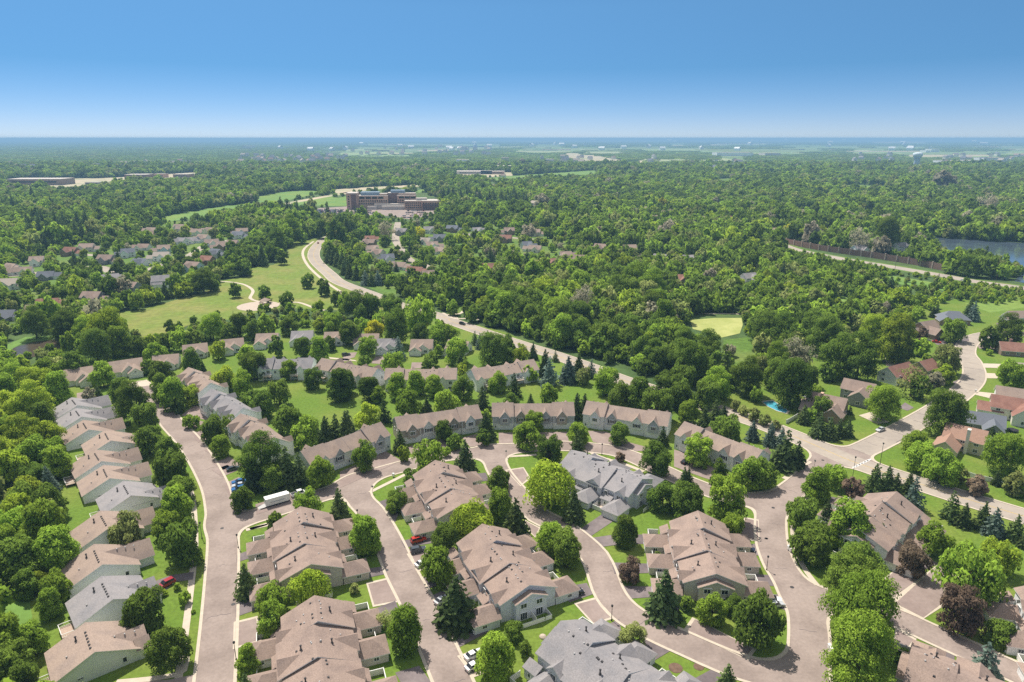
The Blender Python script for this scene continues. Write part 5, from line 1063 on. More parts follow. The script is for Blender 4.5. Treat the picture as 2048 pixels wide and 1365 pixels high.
def in_view(t):
    X, Y = proj(t['x'], t['y'], t['R']*1.2 if t['kind'] == 'broadleaf' else t['H']*0.5); m = 1365*t['R']/max(1, math.hypot(t['x'], t['y']))
    return -m < X < 2048+m and Y < 1365+m*1.5
IND = []; REST = []
for kd in ('broadleaf', 'conifer'):
    c = sorted((t for t in ALL if t['kind'] == kd and in_view(t)), key=lambda t: -appsize(t)*(1.0 if not t['hand'] else 1.25)); IND += c[:298]; REST += c[298:]
REST += [t for t in ALL if not in_view(t) and t['y'] < 3000]

# what each single tree is called: look + side of the nearest landmark, then its rank among the like
LM = [(p, r.matrix_basis.translation.x, r.matrix_basis.translation.y) for p, r in LAND]
def add_land(p, c, x, y): g = at(c, x, y); LM.append((p, g[0], g[1]))
for p, c, x, y in (('the mown park','h',1200,1100),('the playground circle','h',1510,1090),('the algae-green pond','j',240,1210),('the dark left pond','a',250,160),('the crosswalk','c',1100,840),('the swimming pool','c',590,510),('the white trailer','a',1615,1050),('the red SUV','b',455,1285),
                   ('the main road bend','h',1850,790),('the noise wall','j',1100,790),('the lake','j',1700,740),('the main road','b',1100,155),('the main road','b',1500,300),('the right curve','g',600,560),('the left woodland','d',100,700),('the left woodland','a',150,650),('the left woodland','d',80,1150),
                   ('the green lawn','b',120,480),('the green lawn','b',1350,420),('the two parking lots','g',1400,780),('the side street bend','c',1760,330),('the corner lawn','c',940,660),('the long parking bay','f',1580,1090)): add_land(p, c, x, y)
SHN = dict(big='large', round='round', oval='tall oval', cone='pointed', flat='wide spreading', multi='many-lobed', willow='drooping', bare='sparse', shrub='rounded', spruce='')
info = []
for t in IND:
    X0, Y0 = proj(t['x'], t['y'], 0); best = min(LM, key=lambda l: (l[1]-t['x'])**2 + (l[2]-t['y'])**2)
    LX, LY = proj(best[1], best[2], 0); dx, dy = X0-LX, Y0-LY
    rel = 'left of' if dx < -abs(dy)*0.9 else ('right of' if dx > abs(dy)*0.9 else ('in front of' if dy > 0 else 'behind'))
    if t['kind'] == 'conifer': nm = 'spruce'; look = ('tall ' if t['H'] > 12 else 'small ' if t['H'] < 6 else '') + TONE[t['tone']] + ' spruce'
    elif t['shape'] == 'shrub' or t['R'] < 1.7: nm = 'shrub' if t['shape'] == 'shrub' else 'young_tree'; look = f"{TONE[t['tone']]} {'rounded bush' if t['shape']=='shrub' else 'young tree'}"
    else: nm = {'willow': 'willow_tree', 'bare': 'thin_tree'}.get(t['shape'], 'broadleaf_tree'); look = f"{TONE[t['tone']]} {SHN[t['shape']]} tree"
    info.append((t, nm, f'{look} {rel} {best[0]}', X0, Y0))
cnt = {}
import collections as _c
print(_c.Counter(q[2] for q in info).most_common(25))
for q in info: cnt.setdefault(q[2], []).append(q)
ORDN = ['first', 'second', 'third', 'fourth', 'fifth', 'sixth', 'seventh', 'eighth', 'ninth', 'tenth', 'eleventh', 'twelfth', 'thirteenth', 'fourteenth', 'fifteenth', 'sixteenth', 'seventeenth', 'eighteenth', 'nineteenth', 'twentieth'] + [f'{k}th' for k in range(21, 200)]
GRP = dict(spruce='spruces around the houses and roads', broadleaf_tree='broadleaf trees of the neighbourhood', shrub='garden bushes', young_tree='young garden trees', willow_tree='drooping lime trees', thin_tree='thin grey trees')
tr_rng = random.Random(4)
for base, qs in cnt.items():
    qs.sort(key=lambda q: q[3])
    for i, (t, nm, lb, X0, Y0) in enumerate(qs):
        if len(qs) == 2: lb += (', the left one', ', the right one')[i]
        elif len(qs) > 2: lb += f', {ORDN[i]} from left'
        if len(lb.split()) > 16: lb = lb.replace('grey-brown thin sparse', 'thin grey-brown').replace('many-lobed ', 'lobed ').replace('the villa above the wide-gabled one', 'the villa above the wide-gabled')
        if len(lb.split()) > 16: lb = lb.replace('the brown', 'the').replace('mid green', 'green').replace('dark green', 'dark').replace('lime green', 'lime')
        r = empty(nm, (t['x'], t['y'], 0), tr_rng.uniform(0, 6.28), lb, 'tree' if 'tree' in nm else ('spruce' if nm == 'spruce' else 'bush'), GRP[nm]); R_ = t['R']
        if t['kind'] == 'conifer':
            k = tr_rng.randrange(4); o = link('crown', tree_mesh('spruce', k, t['tone']), r); o.scale = (R_, R_, t['H']); q = link('trunk', TRC, r); q.scale = (R_*0.9, R_*0.9, t['H']*0.9)
        else:
            v = tr_rng.randrange(len(SH[t['shape']])); o = link('crown', tree_mesh(t['shape'], v, t['tone']), r); zs = tr_rng.uniform(0.9, 1.12)
            q = link('trunk', TRP if t['tone'] in 'k' else TR[tr_rng.randrange(4)], r); q.scale = (R_, R_, R_*zs); o.scale = (R_*tr_rng.uniform(.93,1.07), R_*tr_rng.uniform(.93,1.07), R_*zs)
            if t['shape'] == 'shrub': o.location.z = -0.28*R_*zs; o.scale.z *= 0.92; q.scale.z *= 0.7
print('trees', len(IND), 'rest', len(REST))

# the remaining trees read as one mass: points with one low-detail tree each
def point_wood(name, pts, protos, label):
    """pts: (x, y, scale xy, scale z, rot, proto index)"""
    me = D.meshes.new(name); me.vertices.add(len(pts)); me.vertices.foreach_set('co', np.array([(p[0], p[1], 0) for p in pts], dtype=np.float32).ravel())
    a = me.attributes.new('scl', 'FLOAT_VECTOR', 'POINT'); a.data.foreach_set('vector', np.array([(p[2], p[2], p[3]) for p in pts], dtype=np.float32).ravel())
    a = me.attributes.new('rot', 'FLOAT_VECTOR', 'POINT'); a.data.foreach_set('vector', np.array([(0, 0, p[4]) for p in pts], dtype=np.float32).ravel())
    a = me.attributes.new('idx', 'INT', 'POINT'); a.data.foreach_set('value', np.array([p[5] for p in pts], dtype=np.int32))
    o = link(name, me); tag(o, label, None, None, 'stuff')
    pc = D.collections.new(name + '_kinds')
    for k, m in enumerate(protos): pc.objects.link(D.objects.new(f'{name}_kind_{k:02d}', m))
    g = D.node_groups.new(name, 'GeometryNodeTree'); g.interface.new_socket('Geometry', in_out='INPUT', socket_type='NodeSocketGeometry'); g.interface.new_socket('Geometry', in_out='OUTPUT', socket_type='NodeSocketGeometry')
    N = g.nodes; L = g.links; gi = N.new('NodeGroupInput'); go = N.new('NodeGroupOutput'); ip = N.new('GeometryNodeInstanceOnPoints'); ci = N.new('GeometryNodeCollectionInfo')
    ci.inputs['Collection'].default_value = pc; ci.inputs['Separate Children'].default_value = True; ci.inputs['Reset Children'].default_value = True; ip.inputs['Pick Instance'].default_value = True
    def at_(nm, ty):
        n = N.new('GeometryNodeInputNamedAttribute'); n.data_type = ty; n.inputs['Name'].default_value = nm; return n.outputs['Attribute']
    L.new(gi.outputs[0], ip.inputs['Points']); L.new(ci.outputs[0], ip.inputs['Instance']); L.new(at_('idx', 'INT'), ip.inputs['Instance Index']); L.new(at_('rot', 'FLOAT_VECTOR'), ip.inputs['Rotation']); L.new(at_('scl', 'FLOAT_VECTOR'), ip.inputs['Scale'])
    L.new(ip.outputs[0], go.inputs[0]); md = o.modifiers.new('instances', 'NODES'); md.node_group = g; return o
MIDS_ = [crown(31, 26, 34, 0.13), crown(32, 24, 36, 0.13, 'oval'), crown(33, 30, 30, 0.12, 'multi', gap=0.1), crown(34, 22, 36, 0.14, 'round')]
tones = ('d', 'g', 'o', 'l', 'k', 'y', 'm'); protos = []; PI = {}
for tn in tones:
    for k in range(4): PI[(tn, k)] = len(protos); protos.append(quadmesh('crown', MIDS_[k], LEAVES[tn]))
mc = conifer(41, 11, 9, 4); PI['s'] = len(protos); protos.append(quadmesh('crown', mc, LEAVES['s'])); PI['b'] = len(protos); protos.append(quadmesh('crown', mc, LEAVES['b']))
pts = []
for t in REST:
    if t['kind'] == 'conifer': pts.append((t['x'], t['y'], t['R'], t['H'], rg.uniform(0, 6.28), PI[t['tone']]))
    else: z = t['R']*rg.uniform(0.75, 1.2)*(0.8 if t['y'] > 1100 else 0.95); pts.append((t['x'], t['y'], t['R']*rg.uniform(0.9, 1.15), z, rg.uniform(0, 6.28), PI[(t['tone'], rg.randrange(4))]))
point_wood('woodland', pts, protos, 'dense mixed green woodland filling the middle distance to the horizon')
# far forest: clumps of canopy, kept off the farm fields
def clump(seed, n=26):
    rng = np.random.default_rng(seed); Vs = []
    for i in range(n):
        c = np.array([rng.uniform(-1, 1), rng.uniform(-1, 1), rng.uniform(0.05, 0.16)]); r = rng.uniform(0.14, 0.26)
        d = unit(rng.normal(size=(14, 3))); d[:, 2] = np.abs(d[:, 2]); P = c + d*r*np.array([1, 1, 0.7]); N = unit(d + rng.normal(size=d.shape)*0.3 + np.array([0, 0, .3])); Vs.append(cards(P, N, np.full(14, 0.105), rng, 0.2, 1.25, d + N*0.4 + np.array([0, 0, 0.5])))
    return np.concatenate(Vs)
FB = [bbox(p) for p in CLEAR]; far = []; y = 3000
CL = [clump(k) for k in range(3)]; fpro = [quadmesh('canopy', CL[k], LEAVES[tn]) for tn in ('d', 'g', 'o') for k in range(3)]
while y < 22000:
    cell = 34 + (y-3000)*0.0105; hw = y*0.80; x = -hw
    while x < hw:
        X, Y = x + rg.uniform(-.4, .4)*cell, y + rg.uniform(-.4, .4)*cell
        n = math.sin(X*0.0011+0.6)*math.cos(Y*0.0009+1.1) + 0.6*math.sin(X*0.0027-Y*0.0016+2); n += 0.45*math.sin(X*0.0052+Y*0.0033); op = -0.55 if Y > 4500 else -0.85; pr = 0.97 if X < -0.30*Y and Y > 3600 else (0.93 if n > op else 0.06)
        if rg.random() < pr and not any(inb(X*k, Y*k, q) for q in FB for k in (1.0, 1.05, 1.1, 1.15, 1.2)):
            r = rg.random(); tn = 0 if r < .6 else (1 if r < .85 else 2)
            far.append((X, Y, cell*0.78, rg.uniform(15, 25) + (y-3000)*0.0005, rg.uniform(0, 6.28), tn*3 + rg.randrange(3)))
        x += cell
    y += cell
point_wood('distant_forest', far, fpro, 'blue-green distant forest reaching the horizon')
print('woods', len(pts), 'far', len(far))

# ------------------------------------------------------------------ vehicles
def loft(B, prof, halfw, m=0, inset=None):
    """prof: list of (x, z, half width); stations of a closed body built as a ring per station list"""
    pass
def wheel_mesh():
    if 'wh' not in CACHE:
        B = MB(); B.tube((0,-0.11,0),(0,0.11,0),0.34,0.34,14,m=0); CACHE['wh'] = B.mesh('wheel', ['tyre']); B = MB(); B.tube((0,-0.125,0),(0,0.125,0),0.2,0.2,10,m=0); CACHE['rim'] = B.mesh('rim', ['wheel_rim'])
    return CACHE['wh']
CAR = {   # side outline of body and of the glass house, front at +x
 'sedan': dict(L=4.7, W=1.82, body=[(-2.35,.45),(-2.33,.95),(-1.7,1.02),(1.0,0.98),(2.1,.82),(2.33,.62),(2.33,.35),(-2.2,.3)], cab=[(-1.85,.98),(-1.15,1.42),(0.15,1.45),(1.05,.97)]),
 'suv': dict(L=4.75, W=1.9, body=[(-2.36,.5),(-2.36,1.08),(-2.0,1.12),(1.0,1.10),(2.15,.98),(2.36,.75),(2.36,.42),(-2.25,.36)], cab=[(-2.25,1.10),(-1.95,1.68),(0.25,1.72),(1.05,1.08)]),
 'pickup': dict(L=5.8, W=1.98, body=[(-2.9,.6),(-2.9,1.15),(-0.9,1.17),(1.2,1.18),(2.65,1.08),(2.9,.85),(2.9,.5),(-2.8,.48)], cab=[(-0.95,1.15),(-0.8,1.85),(0.75,1.87),(1.45,1.15)])}
def car(kind, paint, c, rear, front, label, group='cars parked at the homes'):
    s = CAR[kind]; A = at(c, *rear, 0.8); Bp = at(c, *front, 0.8); p = ((A[0]+Bp[0])/2, (A[1]+Bp[1])/2); rz = math.atan2(Bp[1]-A[1], Bp[0]-A[0])
    r = empty('parked_car' if group.startswith('cars parked') else ('pickup_truck' if kind == 'pickup' else 'car'), (p[0], p[1], 0.06), rz, label, 'pickup' if kind == 'pickup' else 'car', group)
    key = ('car', kind, paint)
    if key not in CACHE:
        w = s['W']/2; B = MB(); P = s['body']; n = len(P)
        def w_at(z): return w*(0.94 if z > 0.8 else 1.0)
        Lr = [(x, -w_at(z), z) for x, z in P]; Rr = [(x, w_at(z), z) for x, z in P]; B.face(Lr); B.face(Rr[::-1])
        for i in range(n): j = (i+1) % n; B.face([Lr[i], Rr[i], Rr[j], Lr[j]][::-1])
        if kind == 'pickup': B.box((-1.9, 0, 1.165), (1.8, 1.6, 0.03), m=1)
        cb = s['cab']; top = [(cb[1][0], cb[1][1]), (cb[2][0], cb[2][1])]
        B.box(((top[0][0]+top[1][0])/2, 0, top[0][1]+0.03), (top[1][0]-top[0][0]+0.1, w*1.5, 0.06), taper=0.9)
        bm_ = B.mesh('body', ['paint_'+paint, 'shutter_black'])
        G = MB(); a, b_, c_, d = cb; wi = w*0.9; wt = w*0.74
        q = {('a',-1):(a[0],-wi,a[1]),('a',1):(a[0],wi,a[1]),('b',-1):(b_[0],-wt,b_[1]),('b',1):(b_[0],wt,b_[1]),('c',-1):(c_[0],-wt,c_[1]),('c',1):(c_[0],wt,c_[1]),('d',-1):(d[0],-wi,d[1]),('d',1):(d[0],wi,d[1])}
        G.face([q['a',1],q['a',-1],q['b',-1],q['b',1]]); G.face([q['b',1],q['b',-1],q['c',-1],q['c',1]]); G.face([q['c',1],q['c',-1],q['d',-1],q['d',1]])
        for sd in (-1, 1):
            G.face([q[k, sd] for k in 'abcd']); mx = (b_[0]+c_[0])/2
            for x0, x1 in ((b_[0], a[0]+0.1), (c_[0], d[0]-0.1), (mx, mx)): G.box(((x0+x1)/2, sd*(wi+wt)/2*1.005, (a[1]+b_[1])/2), (0.09, 0.06, b_[1]-a[1]-0.02), m=1)
        gm = G.mesh('windows', ['car_glass', 'paint_'+paint]); CACHE[key] = (bm_, gm)
        B = MB(); B.box((0,0,0),(0.06,0.36,0.14)); CACHE['hl'] = B.mesh('headlight', ['lamp_clear']); CACHE['tl'] = B.mesh('taillight', ['lamp_red'])
    bm_, gm = CACHE[key]; link('body', bm_, r); link('windows', gm, r); x = s['L']*0.30
    for sx in (-1, 1):
        for sy in (-1, 1): link('rim', CACHE['rim'], link('wheel', wheel_mesh(), r, (sx*x, sy*(s['W']/2-0.1), 0.34)))
    for sy in (-1, 1): link('headlight', CACHE['hl'], r, (s['L']/2-0.02, sy*s['W']*0.33, 0.72)); link('taillight', CACHE['tl'], r, (-s['L']/2, sy*s['W']*0.36, 0.86))
    return r
wheel_mesh()
car('suv','red','b',(415,1296),(502,1272),'bright red SUV with dark roof on a driveway beside the left fourplex')
car('suv','charcoal','e',(940,578),(1028,558),'dark grey SUV in the parking bay just below the red SUV')
car('sedan','white','e',(985,655),(1035,632),'white car half under a green tree, two spaces below the red SUV')
car('sedan','silver','e',(1102,872),(1148,845),'silver car peeking out beside a tall spruce on the left side of a house')
car('sedan','white','e',(1266,1200),(1352,1158),'white sedan in the bay by the street, upper of two white cars')
car('sedan','white','e',(1288,1256),(1340,1228),'white car lower of two, mostly hidden by a bright green tree')
car('sedan','white','e',(566,560),(612,540),'white car by the garage at the right of the fourplex near the trailer')
car('sedan','black','f',(490,602),(562,622),'black sedan on the drive right of the blue-gabled fourplex, farther up')
car('sedan','charcoal','f',(668,782),(738,800),'dark car nearest the garage, left of the black SUV')
car('suv','black','f',(690,830),(775,806),'black SUV parked beside a dark car at the blue-gabled fourplex')
car('suv','navy','f',(1682,548),(1788,574),'navy estate car across the drive by the right curve')
car('suv','white','f',(1830,850),(1945,866),'white SUV with black roof rails on the drive in the right curve')
car('sedan','silver','f',(1860,890),(1950,880),'pale car just in front of the white SUV, partly under tree leaves')
car('sedan','silver','c',(1232,630),(1184,648),'silver car standing at the kerb of the wide side street')
car('suv','crimson','d',(1020,742),(918,794),'crimson estate car on the drive of the grey villa')
car('sedan','blue','a',(1436,936),(1356,952),'blue car farthest of three side by side near the junction')
car('sedan','silver','a',(1438,958),(1356,972),'silver car between two blue cars near the junction')
car('suv','blue','a',(1440,978),(1352,996),'blue SUV nearest of three side by side near the junction')
car('sedan','charcoal','a',(1345,872),(1382,862),'dark car alone on a drive beside the left street, under tall trees')
car('sedan','red','k',(558,398),(640,410),'red sedan on the drive beside the maroon shrub')
car('sedan','charcoal','k',(485,380),(548,395),'dark car left of the red sedan by the maroon shrub')
car('suv','steel','k',(1030,435),(1095,442),'grey-blue car on the drive of the dark brick house')
car('suv','charcoal','k',(1085,262),(1110,245),'dark jeep at the top right house beside its open garage')
car('suv','charcoal','w',(355,245),(400,238),'small dark car on the drive of the back-row villa')
car('sedan','black','c',(50,835),(90,815),'black car nosing out of the end garage by the blue spruces')
car('suv','black','i',(700,1188),(732,1196),'black SUV driving on the main road near the path fork','cars driving on the main road')
car('suv','crimson','h',(1858,728),(1866,712),'reddish car driving at the far bend of the main road','cars driving on the main road')
car('suv','charcoal','h',(1928,688),(1936,684),'dark car far up the main road beyond the bend','cars driving on the main road')
car('sedan','white','j',(1672,933),(1712,942),'white car driving on the highway in front of the lake','cars driving on the main road')
car('pickup','white','a',(1698,1028),(1806,998),'white pickup truck in front of the white box trailer','vehicles at the trailer kerb')
# box trailer with its ramp let down
A = at('a', 1562, 1072, 1.2); Bp = at('a', 1676, 1040, 1.2); rz = math.atan2(Bp[1]-A[1], Bp[0]-A[0]); p = ((A[0]+Bp[0])/2, (A[1]+Bp[1])/2)
r = empty('box_trailer', (p[0], p[1], 0.06), rz, 'long white box trailer with its rear ramp lowered, behind the pickup', 'trailer', 'vehicles at the trailer kerb')
B = MB(); B.box((0,0,1.75),(7.4,2.4,2.4)); B.box((3.9,0,1.7),(0.5,1.7,2.2),taper=0.9); B.box((0,0,2.97),(7.5,2.46,0.06)); B.box((0,-1.215,1.6),(4.6,0.02,0.22),m=1); B.build('body', ['trim_white', 'paint_steel'], r)
B = MB(); B.box((0,0,0.5),(7.4,2.2,0.12)); B.tube((3.7,0.5,0.5),(5.0,0,0.5),0.06,0.06,6); B.tube((3.7,-0.5,0.5),(5.0,0,0.5),0.06,0.06,6); B.build('chassis', 'post_dark', r)
B = MB(); B.face([(-3.7,-1.1,0.58),(-6.0,-1.1,0.03),(-6.0,1.1,0.03),(-3.7,1.1,0.58)]); B.face([(-3.7,-1.1,0.48),(-3.7,1.1,0.48),(-6.0,1.1,-0.03),(-6.0,-1.1,-0.03)]); B.box((-4.85,-1.12,0.32),(2.3,0.06,0.2)); B.box((-4.85,1.12,0.32),(2.3,0.06,0.2)); B.build('ramp', 'pipe_metal', r)
for x in (-0.9, 0.1):
    for y in (-1.2, 1.2): link('rim', CACHE['rim'], link('wheel', wheel_mesh(), r, (x, y, 0.34)))
# hospital car park: small parked cars
cr = random.Random(8); cm = {}
for pn in ('white', 'silver', 'black', 'steel', 'crimson', 'charcoal'):
    B = MB(); B.box((0,0,0.65),(4.6,1.8,0.7),taper=0.96); B.box((-0.2,0,1.22),(2.6,1.6,0.5),m=1,taper=0.75); cm[pn] = B.mesh('parked_car', ['paint_'+pn, 'car_glass'])
rows = []
for k in range(6):
    for q in range(17): rows.append((-40 + q*25 + k*6, 560 + k*15))
for k in range(5):
    for q in range(11): rows.append((560 + q*27 + k*8, 575 + k*13))
for k in range(5):
    for q in range(10): rows.append((1390 + q*30 - k*26, 575 + k*26))
for x, y in rows:
    if cr.random() < 0.2: continue
    gx, gy = at('u', x + cr.uniform(-3, 3), y); pn = cr.choice(('white', 'white', 'silver', 'silver', 'black', 'steel', 'crimson', 'charcoal'))
    o = link('parked_car', cm[pn], None, (gx, gy, 0.06), R(cr.choice((70, 75, 68)))); wd = dict(white='white', silver='silver', black='black', steel='blue-grey', crimson='dark red', charcoal='dark grey')[pn]
    tag(o, f'tiny {wd} car parked in the rows below the brick hospital', 'car', f'{wd} cars in the hospital car park')

# ------------------------------------------------------------------ street furniture
def lamp(c, x, y, h, label):
    g = at(c, x, y); r = empty('street_lamp', (g[0], g[1], 0), 0, label, 'street lamp', 'street lamps')
    B = MB(); B.tube((0,0,0),(0,0,h),0.10,0.06,8); B.lathe([(0.2,0),(0.2,0.3),(0.11,0.5)],n=8); B.build('pole', 'post_dark', r)
    B = MB(); B.lathe([(0.12,h),(0.26,h+0.15),(0.3,h+0.5),(0.2,h+0.62),(0.05,h+0.72)],n=8); B.build('lamp_head', 'post_dark', r)
for c, x, y, h, lb in (('d',1183,505,5,'dark street lamp on the grass strip left of the left street'),('d',1383,1215,4.5,'dark street lamp below the left parking bay'),('e',633,420,4.5,'dark street lamp at the start of the middle street'),('f',945,985,4,'dark street lamp beside the bay on the curl street'),
    ('f',1325,1005,4,'short dark lamp on the lawn left of the long parking bay'),('f',1852,690,4,'dark street lamp on the inner lawn of the right curve'),('c',1043,930,8,'tall dark lamp at the crosswalk corner'),('c',1205,845,8,'tall dark lamp across the street from the crosswalk'),('b',1532,790,4,'short dark lamp on the crescent lawn'),('d',1395,560,4,'short dark lamp on the lawn at the left junction'),('g',10,1000,4,'short dark lamp near the long bay beside the rounded shrub')): lamp(c, x, y, h, lb)
def stop(c, x, y, ang, label):
    g = at(c, x, y); r = empty('stop_sign', (g[0], g[1], 0), R(ang), label, 'stop sign', 'stop signs'); B = MB(); B.tube((0,0,0),(0,0,2.9),0.05,0.05,6); B.build('post', 'post_dark', r)
    B = MB(); P = [(0.42*math.cos(R(22.5+45*k)), 0.42*math.sin(R(22.5+45*k))) for k in range(8)]; B.face([(0.07, a, 2.55+b_) for a, b_ in P]); B.face([(0.03, a, 2.55+b_) for a, b_ in P][::-1], 1)
    for k in range(8): a, b_ = P[k], P[(k+1) % 8]; B.face([(0.07,a[0],2.55+a[1]),(0.03,a[0],2.55+a[1]),(0.03,b_[0],2.55+b_[1]),(0.07,b_[0],2.55+b_[1])], 1)
    B.build('sign_plate', ['sign_red', 'pipe_metal'], r)
    fc = D.curves.new('lettering', 'FONT'); fc.body = 'STOP'; fc.size = 0.3; fc.align_x = 'CENTER'; fc.align_y = 'CENTER'; fc.extrude = 0.003; fc.materials.append(MATS['line_white'])
    fo0 = D.objects.new('lettering', fc); fo = D.objects.new('lettering', D.meshes.new_from_object(fo0)); D.objects.remove(fo0); col.objects.link(fo); fo.parent = r; fo.location = (0.085, 0, 2.55); fo.rotation_euler = (R(90), 0, R(90))
stop('b',972,805,95,'red stop sign at the corner below the centre row'); stop('e',718,240,100,'red stop sign on the corner lawn at the middle street'); stop('c',820,862,30,'stop sign by the kerb ramp at the main junction')
def mailbox(c, x, y, ang, label, n=2):
    g = at(c, x, y); r = empty('mailbox_cluster', (g[0], g[1], 0), R(ang), label, 'mailbox', 'mailbox clusters')
    for k in range(n):
        B = MB(); B.box((0, k*1.1-0.5*(n-1), 0.95),(0.55,0.75,0.95)); B.box((0, k*1.1-0.5*(n-1), 1.46),(0.62,0.82,0.08)); B.build('mailbox', 'vinyl_white', r)
        B = MB(); B.box((0, k*1.1-0.5*(n-1), 0.24),(0.2,0.3,0.48)); B.build('post', 'pipe_metal', r)
mailbox('g',675,580,10,'white mailbox cluster at the kerb of the right curve'); mailbox('g',912,1165,0,'white mailbox cluster beside the bright green trees'); mailbox('e',840,145,60,'white mailbox cluster above the middle fourplex lawn',1); mailbox('k',900,800,40,'small mailbox at the end of a pale concrete drive',1)
# utility poles by the highway
for c, x, y, h, lb in (('j',1872,1000,13,'wooden utility pole right of the white car by the highway'),('j',1290,890,11,'wooden utility pole beside the highway, below the noise wall')):
    g = at(c, x, y); r = empty('utility_pole', (g[0], g[1], 0), R(20), lb, 'utility pole', 'utility poles'); B = MB(); B.tube((0,0,0),(0,0,h),0.17,0.11,8); B.build('pole','wood_pole',r); B = MB(); B.box((0,0.14,h-0.6),(2.6,0.12,0.14)); B.build('cross_arm','wood_pole',r)
    for k in (-1.1,-0.4,0.4,1.1): B = MB(); B.lathe([(0.05,0),(0.09,0.1),(0.04,0.25)],(k,0.14,h-0.53),6); B.build('insulator','pipe_metal',r)
def fence(pts, label, z=1.7, name='vinyl_fence', m='vinyl_white'):
    r = empty(name, (pts[0][0], pts[0][1], 0), 0, label, 'fence'); ox, oy = pts[0]
    for (x0,y0),(x1,y1) in zip(pts, pts[1:]):
        L = math.hypot(x1-x0,y1-y0); n = max(1, int(L/2.6)); a = math.atan2(y1-y0,x1-x0)
        B = MB(); B.box(((x0+x1)/2-ox,(y0+y1)/2-oy,z/2),(L,0.06,z-0.1),a); B.box(((x0+x1)/2-ox,(y0+y1)/2-oy,z),(L,0.12,0.1),a); B.build('panel', m, r)
        for k in range(n): B = MB(); t = k/n; B.box((x0+(x1-x0)*t-ox,y0+(y1-y0)*t-oy,z/2+0.08),(0.16,0.16,z+0.16),a); B.build('post', m, r)
fence(poly('c',(1690,905),(1760,930),(1850,950),(1950,990),(2048,1025)),'white vinyl fence along the main road at right')
fence(poly('c',(655,608),(690,590),(722,570)),'short white fence between the hedge and the corner lawn')
fence(poly('k',(940,1230),(985,1190),(1030,1180)),'short white fence behind the cream house')
fence(poly('c',(1240,205),(1300,225),(1340,240)),'light wooden fence behind the long red-brown house',1.6,'board_fence','deck_wood')
# swimming pool
PO = poly('c',(520,482),(578,474),(668,532),(652,546),(600,532),(545,505)); r = empty('swimming_pool',(PO[0][0],PO[0][1],0),0,'turquoise swimming pool with pale coping beside the long hedge','pool'); ox, oy = PO[0]
cx = sum(q[0] for q in PO)/6; cy = sum(q[1] for q in PO)/6; B = MB(); O2 = [(cx+(x-cx)*1.13, cy+(y-cy)*1.16) for x, y in PO]
for k in range(6): j = (k+1) % 6; B.face([(*O2[k],0.12),(*O2[j],0.12),(*PO[j],0.12),(*PO[k],0.12)]); B.face([(*PO[k],0.12),(*PO[j],0.12),(*PO[j],0.0),(*PO[k],0.0)]); B.face([(*O2[k],0.12),(*O2[k],0),(*O2[j],0),(*O2[j],0.12)])
B.v = [(x-ox,y-oy,z) for x,y,z in B.v]; B.build('coping','concrete',r); B = MB(); B.face([(x-ox,y-oy,0.07) for x,y in PO]); o = B.build('water','pool_water',r)
B = MB()
for x, y in ((-1.4,-1.2),(1.4,-1.2),(1.4,1.2),(-1.4,1.2)): B.box((x,y,1.2),(0.12,0.12,2.4))
g = at('c',768,475); r = empty('garden_canopy',(g[0],g[1],0),R(20),'small white canopy on the patio of the pool house','canopy'); B.build('post','trim_white',r); B = MB(); B.box((0,0,2.5),(3.4,3.0,0.2),taper=0.8); B.build('canopy_top','trim_white',r)
quad('c',(720,470),(790,455),(800,500),(740,505),m='deck_wood',name='patio',z=0.05); quad('c',(1235,225),(1320,235),(1300,280),(1240,270),m='sand',name='patio',z=0.05); quad('s',(700,1010),(930,1000),(960,1120),(700,1080),m='sand',name='planting_bed',z=0.05)
# trampoline
g = at('k',1190,1105); r = empty('trampoline',(g[0],g[1],0),0,'round dark trampoline on the back lawn behind the slate-roofed house','trampoline'); B = MB(); B.lathe([(2.0,0.8),(2.0,0.86),(1.7,0.87)],n=20); B.build('mat','shutter_black',r)
for k in range(6): t = k*math.pi/3; B = MB(); B.tube((1.9*math.cos(t),1.9*math.sin(t),0),(1.9*math.cos(t),1.9*math.sin(t),2.6),0.04,0.04,6); B.build('leg','pipe_metal',r)
# playground circle with shelter and slide tower
cx, cy = at('h',1512,1090); r = empty('playground_circle',(cx,cy,0),0,'pale round playground surface in the mown park','playground'); B = MB(); B.lathe([(0.1,0.0)],n=4) if False else None
B.f = []; B.v = []; B.m = []; B.lathe([(14.5,0.0),(14.5,0.12),(14.1,0.13)],n=40); B.build('kerb_ring','sand',r)
g = at('h',1555,1078); s = empty('park_shelter',(g[0],g[1],0.13),R(15),'dark-roofed open shelter at the back of the playground','shelter'); B = MB()
h8 = [(4.2*math.cos(R(60*k)),4.2*math.sin(R(60*k))) for k in range(6)]
for k in range(6): j = (k+1) % 6; B.face([(*h8[k],2.8),(*h8[j],2.8),(0,0,4.6)]); B.face([(*h8[j],2.75),(*h8[k],2.75),(0,0,4.4)])
B.build('roof','brown_siding',s)
for k in range(6): B = MB(); B.box((h8[k][0]*.85,h8[k][1]*.85,1.4),(0.2,0.2,2.8)); B.build('post','wood_pole',s)
g = at('h',1530,1095); s = empty('play_tower',(g[0],g[1],0.13),R(30),'small play tower with a slide inside the playground circle','play tower')
for x in (-1,1):
    for y in (-1,1): B = MB(); B.box((x,y,1.6),(0.15,0.15,3.2)); B.build('post','wood_pole',s)
